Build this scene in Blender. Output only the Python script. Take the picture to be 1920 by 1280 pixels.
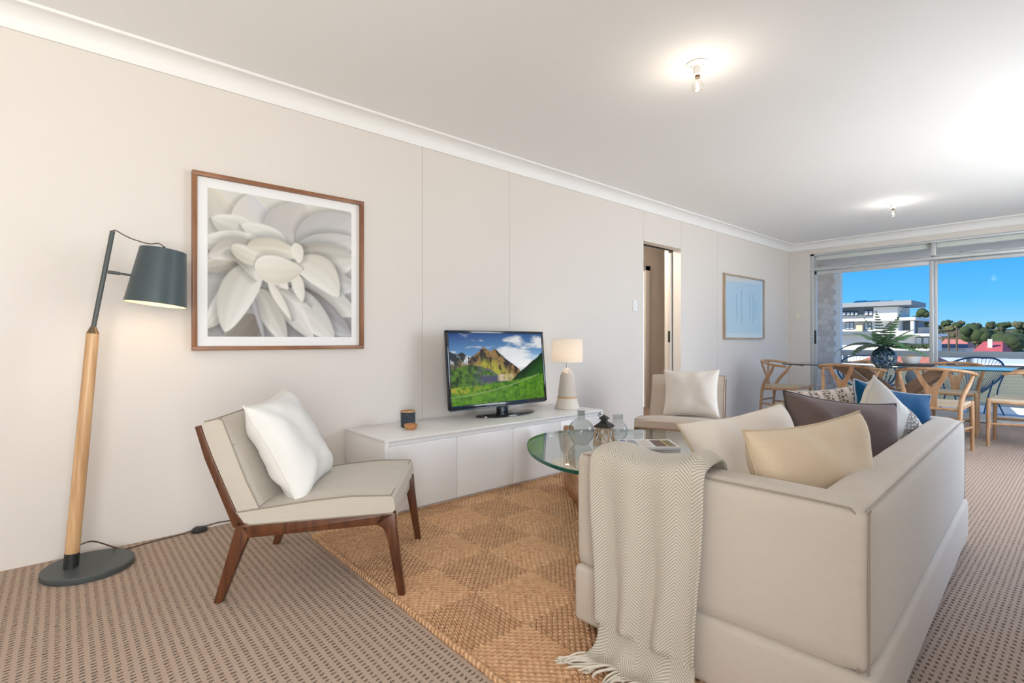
import bpy, bmesh, math, random
import numpy as np
from mathutils import Vector, Matrix, noise
PI = math.pi
for o in list(bpy.data.objects): bpy.data.objects.remove(o, do_unlink=True)
scn = bpy.context.scene
COL = scn.collection

# ------------------------------------------------------------------ camera
FPX, CX, YH, CAMH = 960.0, 960.0, 638.0, 1.0
TH = math.atan(1095 / 960.0)
SN, CS = math.sin(TH), math.cos(TH)
CAM = Vector((3.128, 0.0, CAMH))
cd = bpy.data.cameras.new('camera'); cam = bpy.data.objects.new('camera', cd); COL.objects.link(cam)
cam.location = CAM; cam.rotation_euler = (PI / 2, 0, TH)
cd.sensor_fit = 'HORIZONTAL'; cd.sensor_width = 36.0; cd.lens = 36.0 * FPX / 1920.0
cd.shift_y = (YH - 640.0) / 1920.0; cd.clip_start = 0.05; cd.clip_end = 3000
scn.camera = cam
def ray(u, v):
    l = (u - CX) / FPX
    return Vector((-SN + CS * l, CS + SN * l, (YH - v) / FPX))
def at_z(u, v, z=0.0):
    d = ray(u, v); return CAM + d * ((z - CAM.z) / d.z)
def at_x(u, v, x=0.0):
    d = ray(u, v); return CAM + d * ((x - CAM.x) / d.x)
def at_y(u, v, y=0.0):
    d = ray(u, v); return CAM + d * ((y - CAM.y) / d.y)

# ------------------------------------------------------------------ world, sun, added side fill lights, exposure
SKY_STRENGTH = 1.0
SUN_STRENGTH = 6.0
SIDE_FILL_WATTS = (118.0, 215.0)
BULB_WATTS = 2.2
w = bpy.data.worlds.new('sky_world'); scn.world = w; w.use_nodes = True
nt = w.node_tree; nt.nodes.clear()
wo = nt.nodes.new('ShaderNodeOutputWorld'); bg = nt.nodes.new('ShaderNodeBackground')
tc = nt.nodes.new('ShaderNodeTexCoord'); sp = nt.nodes.new('ShaderNodeSeparateXYZ'); rp = nt.nodes.new('ShaderNodeValToRGB')
nt.links.new(tc.outputs['Generated'], sp.inputs[0]); nt.links.new(sp.outputs['Z'], rp.inputs[0])
el = rp.color_ramp.elements
el[0].position = 0.0; el[0].color = (0.34, 0.68, 0.97, 1)
el[1].position = 1.0; el[1].color = (0.028, 0.20, 0.75, 1)
e = el.new(0.06); e.color = (0.13, 0.54, 1.0, 1)
e = el.new(0.16); e.color = (0.030, 0.36, 1.0, 1)
e = el.new(0.40); e.color = (0.024, 0.29, 0.95, 1)
bg.inputs['Strength'].default_value = SKY_STRENGTH
nt.links.new(rp.outputs[0], bg.inputs[0]); nt.links.new(bg.outputs[0], wo.inputs[0])
sl = bpy.data.lights.new('sun', 'SUN'); sl.energy = SUN_STRENGTH; sl.angle = 0.01; sl.color = (1.0, 0.93, 0.82)
so = bpy.data.objects.new('sun', sl); COL.objects.link(so)
so.rotation_euler = Vector((0.55, 0.75, -0.62)).to_track_quat('-Z', 'Y').to_euler(); so.location = (-20, -20, 30)
ADDED_SIDE_WINDOWS = ((-1.40, 0.40), (2.5, 7.7))          # added openings in the unseen right wall, for fill light
for k, (a_, b_) in enumerate(ADDED_SIDE_WINDOWS):
    al = bpy.data.lights.new('side_fill_light', 'AREA'); al.shape = 'RECTANGLE'; al.size = b_ - a_; al.size_y = 2.0
    al.energy = SIDE_FILL_WATTS[k]; al.color = ((1.0, 0.955, 0.90), (0.97, 0.98, 1.0))[k]
    ao = bpy.data.objects.new('side_fill_light', al); COL.objects.link(ao)
    ao.location = (4.25, (a_ + b_) / 2, 1.05)           # fill light outside the added glass, shining into the room
    ao.rotation_euler = Vector((-1, 0, 0)).to_track_quat('-Z', 'Z').to_euler()
vs = scn.view_settings; vs.view_transform = 'Standard'; vs.look = 'None'; vs.exposure = 0.13; vs.gamma = 1.0; vs.use_curve_mapping = False

# ------------------------------------------------------------------ helpers
def tag(o, label=None, cat=None, group=None, kind=None):
    if label: o['label'] = label
    if cat: o['category'] = cat
    if group: o['group'] = group
    if kind: o['kind'] = kind
    return o
def thing(name, label, cat, loc=(0, 0, 0), rotz=0.0, group=None):
    o = bpy.data.objects.new(name, None); COL.objects.link(o); o.empty_display_size = 0.05
    o.location = loc; o.rotation_euler = (0, 0, rotz)
    return tag(o, label, cat, group)
def struct_empty(name):
    o = bpy.data.objects.new(name, None); COL.objects.link(o); o['kind'] = 'structure'; return o
def link(name, me, m=None, parent=None, smooth=False, loc=None, rot=None):
    o = bpy.data.objects.new(name, me); COL.objects.link(o)
    if m is not None and len(me.materials) == 0: me.materials.append(m)
    if smooth:
        me.polygons.foreach_set('use_smooth', [True] * len(me.polygons))
        if smooth != 'all':
            try: me.set_sharp_from_angle(angle=math.radians(40))
            except Exception: pass
    if parent is not None: o.parent = parent
    if loc is not None: o.location = loc
    if rot is not None: o.rotation_euler = rot
    return o
def pyd(name, v, f, m=None, parent=None, smooth=False, loc=None, rot=None):
    me = bpy.data.meshes.new(name); me.from_pydata([tuple(p) for p in v], [], f); me.validate(); me.update()
    bm = bmesh.new(); bm.from_mesh(me); bmesh.ops.recalc_face_normals(bm, faces=bm.faces); bm.to_mesh(me); bm.free()
    return link(name, me, m, parent, smooth, loc, rot)
def bm_box(bm, lo, hi, mat=None):
    r = bmesh.ops.create_cube(bm, size=1.0)
    M = Matrix.Translation([(a + b) / 2 for a, b in zip(lo, hi)]) @ Matrix.Diagonal([max(b - a, 1e-5) for a, b in zip(lo, hi)] + [1])
    if mat is not None: M = mat @ M
    bmesh.ops.transform(bm, matrix=M, verts=r['verts']); return r['verts']
def bm_done(name, bm, m=None, parent=None, smooth=False, loc=None, rot=None):
    me = bpy.data.meshes.new(name); bm.to_mesh(me); bm.free()
    return link(name, me, m, parent, smooth, loc, rot)
def box(name, lo, hi, m, parent=None, bevel=0.0, seg=2, loc=None, rot=None, smooth=None):
    bm = bmesh.new(); bm_box(bm, lo, hi)
    if bevel: bmesh.ops.bevel(bm, geom=list(bm.edges), offset=bevel, segments=seg, profile=0.5, affect='EDGES')
    return bm_done(name, bm, m, parent, (bool(bevel) if smooth is None else smooth), loc, rot)
def lathe_vf(prof, seg=32, cap0=True, cap1=True):
    v, f = [], []
    for r, z in prof:
        for k in range(seg):
            a = 2 * PI * k / seg; v.append((r * math.cos(a), r * math.sin(a), z))
    for i in range(len(prof) - 1):
        for k in range(seg):
            k2 = (k + 1) % seg; f.append((i * seg + k, i * seg + k2, (i + 1) * seg + k2, (i + 1) * seg + k))
    if cap0: f.append(tuple(range(seg))[::-1])
    if cap1: f.append(tuple(range((len(prof) - 1) * seg, len(prof) * seg)))
    return v, f
def lathe(name, prof, m, parent=None, seg=32, loc=None, rot=None, cap0=True, cap1=True, smooth=True):
    v, f = lathe_vf(prof, seg, cap0, cap1); return pyd(name, v, f, m, parent, smooth, loc, rot)
def tube_vf(pts, rad, seg=8, closed=False, flat=1.0, up=None):
    pts = [Vector(p) for p in pts]; n = len(pts); v, f = [], []
    if not hasattr(rad, '__len__'): rad = [rad] * n
    prev = None
    for i, p in enumerate(pts):
        if closed: t = pts[(i + 1) % n] - pts[i - 1]
        else: t = pts[min(i + 1, n - 1)] - pts[max(i - 1, 0)]
        t.normalize()
        if prev is None:
            a = Vector(up) if up else (Vector((0, 0, 1)) if abs(t.z) < 0.9 else Vector((1, 0, 0)))
            nn = (a - t * a.dot(t)).normalized()
        else:
            nn = (prev - t * prev.dot(t)).normalized()
        prev = nn; bb = t.cross(nn)
        for k in range(seg):
            a = 2 * PI * k / seg; v.append(p + nn * (math.cos(a) * rad[i] * flat) + bb * (math.sin(a) * rad[i]))
    m = n if closed else n - 1
    for i in range(m):
        j = (i + 1) % n
        for k in range(seg):
            k2 = (k + 1) % seg; f.append((i * seg + k, i * seg + k2, j * seg + k2, j * seg + k))
    if not closed:
        f.append(tuple(range(seg))[::-1]); f.append(tuple(range((n - 1) * seg, n * seg)))
    return v, f
def tube(name, pts, rad, m, parent=None, seg=8, closed=False, flat=1.0, up=None, loc=None):
    v, f = tube_vf(pts, rad, seg, closed, flat, up); return pyd(name, v, f, m, parent, True, loc)
def join_vf(parts):
    V, F = [], []
    for v, f in parts:
        o = len(V); V += [tuple(p) for p in v]; F += [tuple(i + o for i in q) for q in f]
    return V, F
def smooth_path(pts, n=6, closed=False):
    P = [Vector(p) for p in pts]; out = []; N = len(P)
    rng = range(N if closed else N - 1)
    for i in rng:
        g = (lambda k: P[k % N]) if closed else (lambda k: P[max(0, min(N - 1, k))])
        p0, p1, p2, p3 = g(i - 1), g(i), g(i + 1), g(i + 2)
        for k in range(n):
            t = k / n
            out.append(0.5 * ((2 * p1) + (p2 - p0) * t + (2 * p0 - 5 * p1 + 4 * p2 - p3) * t * t + (3 * p1 - p0 - 3 * p2 + p3) * t ** 3))
    if not closed: out.append(P[-1])
    return out
def prism_vf(poly, a, b, axis='z'):
    n = len(poly); v = []
    for h in (a, b):
        for p in poly:
            v.append((p[0], p[1], h) if axis == 'z' else ((h, p[0], p[1]) if axis == 'x' else (p[0], h, p[1])))
    f = [tuple(range(n))[::-1], tuple(range(n, 2 * n))] + [(k, (k + 1) % n, n + (k + 1) % n, n + k) for k in range(n)]
    return v, f
def prism(name, poly, a, b, m, parent=None, axis='z', bevel=0.0, smooth=False, loc=None, rot=None, seg=2):
    v, f = prism_vf(poly, a, b, axis)
    o = pyd(name, v, f, m, parent, smooth, loc, rot)
    if bevel:
        bm = bmesh.new(); bm.from_mesh(o.data)
        es = [e for e in bm.edges if len(e.link_faces) == 2 and e.calc_face_angle(0) > 0.6]
        bmesh.ops.bevel(bm, geom=es, offset=bevel, segments=seg, profile=0.5, affect='EDGES')
        bm.to_mesh(o.data); bm.free()
        o.data.polygons.foreach_set('use_smooth', [True] * len(o.data.polygons))
        o.data.set_sharp_from_angle(angle=math.radians(40))
    return o
def copy_tree(o, parent=None):
    c = o.copy(); COL.objects.link(c)
    if parent is not None: c.parent = parent
    for ch in list(o.children): copy_tree(ch, c)
    return c

# ------------------------------------------------------------------ materials
def NT(name):
    m = bpy.data.materials.new(name); m.use_nodes = True; t = m.node_tree
    return m, t, t.nodes['Principled BSDF']
def nd(t, kind, **kw):
    n = t.nodes.new(kind)
    for k, v in kw.items():
        if isinstance(k, str) and k.startswith('i_'): n.inputs[k[2:]].default_value = v
        else: setattr(n, k, v)
    return n
def mth(t, op, a, b=None, c=None, clamp=False):
    n = t.nodes.new('ShaderNodeMath'); n.operation = op; n.use_clamp = clamp
    for i, x in enumerate((a, b, c)):
        if x is None: continue
        if isinstance(x, (int, float)): n.inputs[i].default_value = x
        else: t.links.new(x, n.inputs[i])
    return n.outputs[0]
def coords(t, scale=(1, 1, 1), kind='Object', rot=(0, 0, 0)):
    c = t.nodes.new('ShaderNodeTexCoord'); mp = t.nodes.new('ShaderNodeMapping')
    mp.inputs['Scale'].default_value = scale; mp.inputs['Rotation'].default_value = rot
    t.links.new(c.outputs[kind], mp.inputs[0]); return mp.outputs[0]
def mixc(t, fac, a, b):
    n = t.nodes.new('ShaderNodeMix'); n.data_type = 'RGBA'
    if isinstance(fac, (int, float)): n.inputs[0].default_value = fac
    else: t.links.new(fac, n.inputs[0])
    for i, x in ((6, a), (7, b)):
        if isinstance(x, (tuple, list)): n.inputs[i].default_value = (x[0], x[1], x[2], 1)
        else: t.links.new(x, n.inputs[i])
    return n.outputs[2]
def bump(t, b, height, strength=0.3, dist=0.01):
    n = t.nodes.new('ShaderNodeBump'); n.inputs['Strength'].default_value = strength; n.inputs['Distance'].default_value = dist
    t.links.new(height, n.inputs['Height']); t.links.new(n.outputs[0], b.inputs['Normal'])
def plain(name, col, rough=0.5, metal=0.0, var=0.04, nscale=6.0, bumpscale=0, bumpstr=0.1, spec=None, sheen=0.0):
    m, t, b = NT(name)
    no = nd(t, 'ShaderNodeTexNoise'); no.inputs['Scale'].default_value = nscale; no.inputs['Detail'].default_value = 3
    t.links.new(coords(t), no.inputs[0])
    lo = tuple(max(0, c * (1 - var)) for c in col); hi = tuple(min(1, c * (1 + var)) for c in col)
    t.links.new(mixc(t, no.outputs[0], lo, hi), b.inputs['Base Color'])
    b.inputs['Roughness'].default_value = rough; b.inputs['Metallic'].default_value = metal
    if spec is not None: b.inputs['Specular IOR Level'].default_value = spec
    if sheen: b.inputs['Sheen Weight'].default_value = sheen
    if bumpscale:
        n2 = nd(t, 'ShaderNodeTexNoise'); n2.inputs['Scale'].default_value = bumpscale; n2.inputs['Detail'].default_value = 2
        t.links.new(coords(t), n2.inputs[0]); bump(t, b, n2.outputs[0], bumpstr, 0.004)
    return m
def fabric(name, col, weave=450.0, var=0.06, rough=0.9, strength=0.25, slub=True):
    m, t, b = NT(name); co = coords(t)
    n1 = nd(t, 'ShaderNodeTexNoise'); n1.inputs['Scale'].default_value = 1.0
    t.links.new(coords(t, (14, 14, 160)), n1.inputs[0]); n1.inputs['Detail'].default_value = 4
    n2 = nd(t, 'ShaderNodeTexNoise'); n2.inputs['Scale'].default_value = weave; t.links.new(co, n2.inputs[0])
    f = mth(t, 'ADD', mth(t, 'MULTIPLY', n1.outputs[0], 0.6 if slub else 0.15), mth(t, 'MULTIPLY', n2.outputs[0], 0.4))
    t.links.new(mixc(t, f, tuple(c * (1 - 2 * var) for c in col), tuple(min(1, c * (1 + 2 * var)) for c in col)), b.inputs['Base Color'])
    b.inputs['Roughness'].default_value = rough; b.inputs['Specular IOR Level'].default_value = 0.2; b.inputs['Sheen Weight'].default_value = 0.15
    bump(t, b, n2.outputs[0], strength, 0.002)
    return m
def wood(name, dark, light, scale=(30, 2.0, 30), rough=0.4, axis='Object'):
    m, t, b = NT(name)
    no = nd(t, 'ShaderNodeTexNoise'); no.inputs['Scale'].default_value = 1.0; no.inputs['Detail'].default_value = 5; no.inputs['Distortion'].default_value = 0.6
    t.links.new(coords(t, scale, axis), no.inputs[0])
    r = nd(t, 'ShaderNodeValToRGB'); r.color_ramp.elements[0].position = 0.3; r.color_ramp.elements[1].position = 0.7
    r.color_ramp.elements[0].color = (*dark, 1); r.color_ramp.elements[1].color = (*light, 1)
    t.links.new(no.outputs[0], r.inputs[0]); t.links.new(r.outputs[0], b.inputs['Base Color'])
    b.inputs['Roughness'].default_value = rough; bump(t, b, no.outputs[0], 0.08, 0.003)
    return m
def glassy(name, tint=(1, 1, 1), refl=1.0, rough=0.0, ior=1.5, trans=1.0):
    m = bpy.data.materials.new(name); m.use_nodes = True; t = m.node_tree; t.nodes.clear()
    o = nd(t, 'ShaderNodeOutputMaterial'); tr = nd(t, 'ShaderNodeBsdfTransparent'); gl = nd(t, 'ShaderNodeBsdfGlossy'); fr = nd(t, 'ShaderNodeFresnel')
    tr.inputs[0].default_value = (*tint, 1); gl.inputs['Roughness'].default_value = rough
    ge = nd(t, 'ShaderNodeNewGeometry'); t.links.new(mth(t, 'MULTIPLY_ADD', ge.outputs['Backfacing'], 1.0 / ior - ior, ior), fr.inputs[0])
    mx = nd(t, 'ShaderNodeMixShader'); t.links.new(mth(t, 'MULTIPLY', fr.outputs[0], refl, clamp=True), mx.inputs[0])
    t.links.new(tr.outputs[0], mx.inputs[1]); t.links.new(gl.outputs[0], mx.inputs[2]); t.links.new(mx.outputs[0], o.inputs[0])
    return m
def emis(name, col, strength):
    m, t, b = NT(name); b.inputs['Base Color'].default_value = (*col, 1)
    b.inputs['Emission Color'].default_value = (*col, 1); b.inputs['Emission Strength'].default_value = strength
    return m
def vcol(name, emit=0.0, rough=0.6, coat=0.0):
    m, t, b = NT(name); a = nd(t, 'ShaderNodeVertexColor'); a.layer_name = 'Col'
    if emit: b.inputs['Specular IOR Level'].default_value = 0.03
    if emit:
        b.inputs['Base Color'].default_value = (0.01, 0.01, 0.01, 1); t.links.new(a.outputs[0], b.inputs['Emission Color']); b.inputs['Emission Strength'].default_value = emit
    else: t.links.new(a.outputs[0], b.inputs['Base Color'])
    b.inputs['Roughness'].default_value = rough; b.inputs['Coat Weight'].default_value = coat; b.inputs['Coat Roughness'].default_value = 0.03
    return m
def painted_grid(name, img, w, h, m, parent, M):
    """img: H x W x 3 linear colours, row 0 = top. Flat print in the local XZ plane, mapped by M."""
    H, W = img.shape[:2]
    xs = np.linspace(-w / 2, w / 2, W); zs = np.linspace(h / 2, -h / 2, H)
    v = [M @ Vector((x, 0, z)) for z in zs for x in xs]
    f = [(r * W + c, (r + 1) * W + c, (r + 1) * W + c + 1, r * W + c + 1) for r in range(H - 1) for c in range(W - 1)]
    me = bpy.data.meshes.new(name); me.from_pydata([tuple(p) for p in v], [], f)
    ca = me.color_attributes.new('Col', 'FLOAT_COLOR', 'POINT')
    rgba = np.ones((H * W, 4), dtype=np.float32); rgba[:, :3] = np.clip(img.reshape(-1, 3), 0, 1)
    ca.data.foreach_set('color', rgba.ravel())
    return link(name, me, m, parent)
def lin(r, g, b):
    return np.array([((c / 255) / 12.92 if c <= 10 else ((c / 255 + 0.055) / 1.055) ** 2.4) for c in (r, g, b)])
def L3(r, g, b): return tuple(float(x) for x in lin(r, g, b))

WALL = plain('wall_paint', (0.735, 0.685, 0.635), 0.75, var=0.015, nscale=2, bumpscale=180, bumpstr=0.04)
CEIL = plain('ceiling_paint', (0.90, 0.893, 0.88), 0.85, var=0.01, nscale=2)
TRIMW = plain('white_trim_paint', (0.86, 0.85, 0.83), 0.5, var=0.01)
ALU = plain('brushed_aluminium', (0.60, 0.63, 0.65), 0.35, metal=0.6, var=0.03, nscale=40)
DARK = plain('dark_gap', (0.03, 0.028, 0.025), 0.8)
PANE = glassy('window_glass', (0.97, 0.985, 0.98), 0.06)
WALNUT = wood('walnut', L3(68, 37, 20), L3(112, 66, 38), (40, 40, 5))
OAK = wood('pale_oak', L3(176, 132, 92), L3(205, 164, 122), (25, 25, 4))
BLACK = plain('black_metal', (0.02, 0.021, 0.021), 0.45, var=0.1)

def carpet_mat():
    m, t, b = NT('loop_pile_carpet'); co = coords(t); s = nd(t, 'ShaderNodeSeparateXYZ'); t.links.new(co, s.inputs[0])
    no = nd(t, 'ShaderNodeTexNoise'); no.inputs['Scale'].default_value = 60; t.links.new(co, no.inputs[0])
    wob = mth(t, 'MULTIPLY', mth(t, 'SUBTRACT', no.outputs[0], 0.5), 0.010)
    fy = mth(t, 'SUBTRACT', mth(t, 'FRACT', mth(t, 'DIVIDE', mth(t, 'ADD', s.outputs['Y'], wob), 0.0285)), 0.5)
    fx = mth(t, 'SUBTRACT', mth(t, 'FRACT', mth(t, 'DIVIDE', mth(t, 'ADD', mth(t, 'ADD', s.outputs['X'], wob), mth(t, 'MULTIPLY', fy, 0.006)), 0.0185)), 0.5)
    a = mth(t, 'MULTIPLY_ADD', mth(t, 'ABSOLUTE', fy), -9.0, 2.55, clamp=True)
    c = mth(t, 'MULTIPLY_ADD', mth(t, 'ABSOLUTE', fx), -7.0, 1.75, clamp=True)
    hole = mth(t, 'MULTIPLY', a, c)
    pile = nd(t, 'ShaderNodeTexNoise'); pile.inputs['Scale'].default_value = 420; t.links.new(co, pile.inputs[0])
    base = mixc(t, pile.outputs[0], L3(164, 143, 127), L3(206, 185, 167))
    t.links.new(mixc(t, mth(t, 'MULTIPLY', hole, 0.72), base, L3(84, 68, 56)), b.inputs['Base Color'])
    b.inputs['Roughness'].default_value = 0.95; b.inputs['Specular IOR Level'].default_value = 0.1
    hgt = mth(t, 'SUBTRACT', mth(t, 'MULTIPLY', pile.outputs[0], 0.5), mth(t, 'MULTIPLY', hole, 1.2))
    bump(t, b, hgt, 0.7, 0.006); return m
CARPET = carpet_mat()

RW, YB, YF, H = 3.45, -1.5, 8.41, 2.46       # right wall x, back wall y, window wall y, ceiling height
# ------------------------------------------------------------------ room shell
tag(box('floor', (-1.6, YB - 0.15, -0.12), (RW + 0.12, YF + 0.09, 0.0), CARPET), kind='structure')
tag(box('ceiling', (-1.6, YB - 0.15, H), (RW + 0.12, YF + 0.2, H + 0.15), CEIL), kind='structure')
DY0, DY1, DH = 4.571, 5.313, 2.045
wl = struct_empty('wall_left')
G = 0.0014
joints = [YB, 1.903, 2.714]
for a, b_ in zip(joints[:1] + joints[1:], joints[1:] + [DY0]):
    box('wall_panel', (-0.10, a + G, 0), (0, b_ - G, H), WALL, wl)
box('wall_panel', (-0.10, DY0 + G, DH), (0, DY1 - G, H), WALL, wl)
for a, b_ in ((DY1, 6.164), (6.164, YF)):
    box('wall_panel', (-0.10, a + G, 0), (0, b_ - G, H), WALL, wl)
box('wall_backing', (-0.112, YB, 0), (-0.102, DY0 - 0.01, H), WALL, wl)
box('wall_backing', (-0.112, DY1 + 0.7, 0), (-0.102, YF, H), WALL, wl)
box('wall_backing', (-0.21, YB, 0), (-0.165, DY0, H), WALL, wl)
box('wall_backing', (-0.21, DY1, 0), (-0.165, YF, H), WALL, wl)
box('wall_backing', (-0.21, DY0, DH + 0.02), (-0.165, DY1, H), WALL, wl)
tag(box('wall_back', (-1.6, YB - 0.15, 0), (RW + 0.12, YB, H), WALL), kind='structure')
# right wall with added windows (outside the frame, they let the fill light in)
wr = struct_empty('wall_right'); prev = YB
for k, (S0, S1) in enumerate(ADDED_SIDE_WINDOWS):
    box('wall_panel', (RW, prev, 0), (RW + 0.12, S0, H), WALL, wr); prev = S1
    box('wall_panel', (RW, S0, 2.28), (RW + 0.12, S1, H), WALL, wr); box('wall_panel', (RW, S0, 0), (RW + 0.12, S1, 0.22), WALL, wr)
    w2 = struct_empty('window_%d' % (k + 2)); sm = (S0 + S1) / 2  # made-up window, lets the side fill light through
    for a, b_ in ((S0, S0 + 0.05), (sm - 0.025, sm + 0.025), (S1 - 0.05, S1)): box('mullion', (RW + 0.03, a, 0.22), (RW + 0.08, b_, 2.28), ALU, w2)
    box('sill', (RW + 0.03, S0, 0.22), (RW + 0.08, S1, 0.27), ALU, w2); box('window_head', (RW + 0.03, S0, 2.23), (RW + 0.08, S1, 2.28), ALU, w2)
    box('pane', (RW + 0.052, S0 + 0.05, 0.27), (RW + 0.058, sm - 0.025, 2.23), PANE, w2); box('pane', (RW + 0.052, sm + 0.025, 0.27), (RW + 0.058, S1 - 0.05, 2.23), PANE, w2)
box('wall_panel', (RW, prev, 0), (RW + 0.12, YF, H), WALL, wr)
# window wall
WX0, WX1, WH = 0.306, 3.20, 2.286
wf = struct_empty('wall_far')
box('wall_panel', (-0.10, YF, 0), (WX0, YF + 0.09, H), WALL, wf); box('wall_panel', (WX1, YF, 0), (RW + 0.12, YF + 0.09, H), WALL, wf)
box('wall_panel', (WX0, YF, WH), (WX1, YF + 0.09, H), WALL, wf)
box('picture_rail', (0.0, YF - 0.008, 2.312), (WX0 + 0.1, YF, 2.322), WALL, wf)
# coved cornice
def cove(n=7, r=0.09):
    p = [(0.0, H - r - 0.012), (0.012, H - r - 0.012), (0.014, H - r)]
    for k in range(n + 1):
        a = PI / 2 * k / n; p.append((0.014 + (r - 0.014) * (1 - math.cos(a)), H - r + (r - 0.016) * math.sin(a)))
    p += [(r, H - 0.016), (r + 0.010, H - 0.014), (r + 0.010, H), (0.0, H)]
    return p
cv = cove()
def cornice(name, p0, p1, nrm):
    v, f = [], []
    for P in (p0, p1):
        for d, z in cv:
            dx = d * nrm[0]; dy = d * nrm[1]
            # mitre the ends
            ex = ey = 0.0
            s = 1 if P is p0 else -1
            t = ((p1[0] - p0[0]), (p1[1] - p0[1])); l = math.hypot(*t); t = (t[0] / l, t[1] / l)
            v.append((P[0] + dx + s * d * t[0], P[1] + dy + s * d * t[1], z))
    n = len(cv)
    f = [(k, (k + 1) % n, n + (k + 1) % n, n + k) for k in range(n)]
    o = pyd(name, v, f, TRIMW, None, True); tag(o, kind='structure')
cornice('trim_1', (0, YB), (0, YF), (1, 0)); cornice('trim_2', (0, YF), (RW, YF), (0, -1))
cornice('trim_3', (RW, YB), (RW, YF), (-1, 0)); cornice('trim_4', (0, YB), (RW, YB), (0, 1))

# cavity sliding door at the far end of the left wall, and the hall behind it
d1 = struct_empty('door_1')
box('door_leaf', (-0.155, DY1 - 0.028, 0.01), (-0.118, DY1 + 0.65, DH - 0.03), plain('door_paint', (0.74, 0.70, 0.65), 0.5), d1, 0.003)
box('latch', (-0.150, DY1 - 0.0305, 0.98), (-0.123, DY1 - 0.027, 1.11), BLACK, d1)
box('door_track', (-0.155, DY0, DH - 0.002), (-0.118, DY1, DH + 0.015), DARK, d1)
box('door_jamb', (-0.212, DY1 - 0.002, 0), (-0.162, DY1 + 0.01, DH), TRIMW, d1)
box('door_jamb', (-0.100, DY1 - 0.004, 0), (0.0, DY1 + 0.002, DH), TRIMW, d1)
box('door_jamb', (-0.100, DY0 - 0.002, 0), (0.0, DY0 + 0.004, DH), TRIMW, d1)
hw = struct_empty('wall_hall')
HX = -1.30
box('wall_panel', (HX - 0.1, YB, 0), (HX, 5.75, H), WALL, hw); box('wall_panel', (HX - 0.1, 6.62, 0), (HX, YF, H), WALL, hw)
box('wall_panel', (HX - 0.1, 5.75, 2.05), (HX, 6.62, H), WALL, hw)
box('wall_panel', (HX, YF, 0), (-0.1, YF + 0.09, H), WALL, hw)
d2 = struct_empty('door_2')
HD = plain('hall_door_paint', (0.72, 0.69, 0.65), 0.5)
box('door_leaf', (HX - 0.07, 5.76, 0.01), (HX - 0.03, 6.50, 2.03), HD, d2, 0.003)
box('architrave', (HX - 0.01, 6.50, 0), (HX + 0.022, 6.62, 2.11), TRIMW, d2, 0.004); box('architrave', (HX - 0.01, 5.66, 0), (HX + 0.022, 5.75, 2.11), TRIMW, d2, 0.004)
box('architrave', (HX - 0.01, 5.66, 2.04), (HX + 0.022, 6.62, 2.12), TRIMW, d2, 0.004)

# sliding balcony window: frame members and panes
w1 = struct_empty('window_1')
y0, y1 = YF + 0.02, YF + 0.075
box('jamb', (WX0, y0 - 0.02, 0), (WX0 + 0.055, y1, WH), ALU, w1, 0.003); box('jamb', (WX1 - 0.055, y0 - 0.02, 0), (WX1, y1, WH), ALU, w1, 0.003)
box('window_head', (WX0, y0 - 0.02, WH - 0.03), (WX1, y1, WH), ALU, w1, 0.003)
box('transom_bar', (WX0, y0 - 0.025, 2.035), (WX1, y1, 2.075), ALU, w1, 0.003)
box('transom_bar', (WX0, y0 - 0.012, 2.078), (WX1, y0 + 0.02, 2.09), ALU, w1, 0.002)
box('sash_rail', (WX0 + 0.055, y0, 1.975), (1.72, y0 + 0.03, 2.03), ALU, w1, 0.003); box('sash_rail', (1.76, y0 + 0.028, 1.985), (WX1 - 0.055, y0 + 0.055, 2.035), ALU, w1, 0.003)
box('sash_stile', (1.707, y0 - 0.012, 0.03), (1.752, y0 + 0.022, 2.03), ALU, w1, 0.004); box('sash_stile', (1.742, y0 + 0.024, 0.03), (1.787, y0 + 0.055, 2.03), ALU, w1, 0.004)
box('sash_stile', (WX0 + 0.055, y0, 0.03), (WX0 + 0.085, y0 + 0.03, 2.03), ALU, w1, 0.003)
box('transom_mullion', (1.725, y0 - 0.012, 2.075), (1.775, y1 - 0.01, WH - 0.03), ALU, w1, 0.003)
box('track', (WX0, y0 - 0.03, 0), (WX1, y1 + 0.02, 0.035), ALU, w1, 0.003)
box('sash_rail', (WX0 + 0.055, y0, 0.035), (1.72, y0 + 0.03, 0.10), ALU, w1, 0.003); box('sash_rail', (1.76, y0 + 0.028, 0.035), (WX1 - 0.055, y0 + 0.055, 0.10), ALU, w1, 0.003)
box('pane', (WX0 + 0.08, y0 + 0.012, 0.09), (1.71, y0 + 0.017, 1.98), PANE, w1); box('pane', (1.785, y0 + 0.038, 0.09), (WX1 - 0.05, y0 + 0.043, 1.99), PANE, w1)
box('pane', (WX0 + 0.05, y0 + 0.03, 2.07), (1.73, y0 + 0.035, WH - 0.025), PANE, w1); box('pane', (1.77, y0 + 0.03, 2.07), (WX1 - 0.05, y0 + 0.035, WH - 0.025), PANE, w1)
box('carpet_edge_strip', (WX0, YF - 0.03, 0), (WX1, YF - 0.018, 0.006), BLACK, w1)
box('pull_handle', (WX0 + 0.058, y0 - 0.018, 0.95), (WX0 + 0.078, y0, 1.15), BLACK, w1, 0.003)

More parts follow.
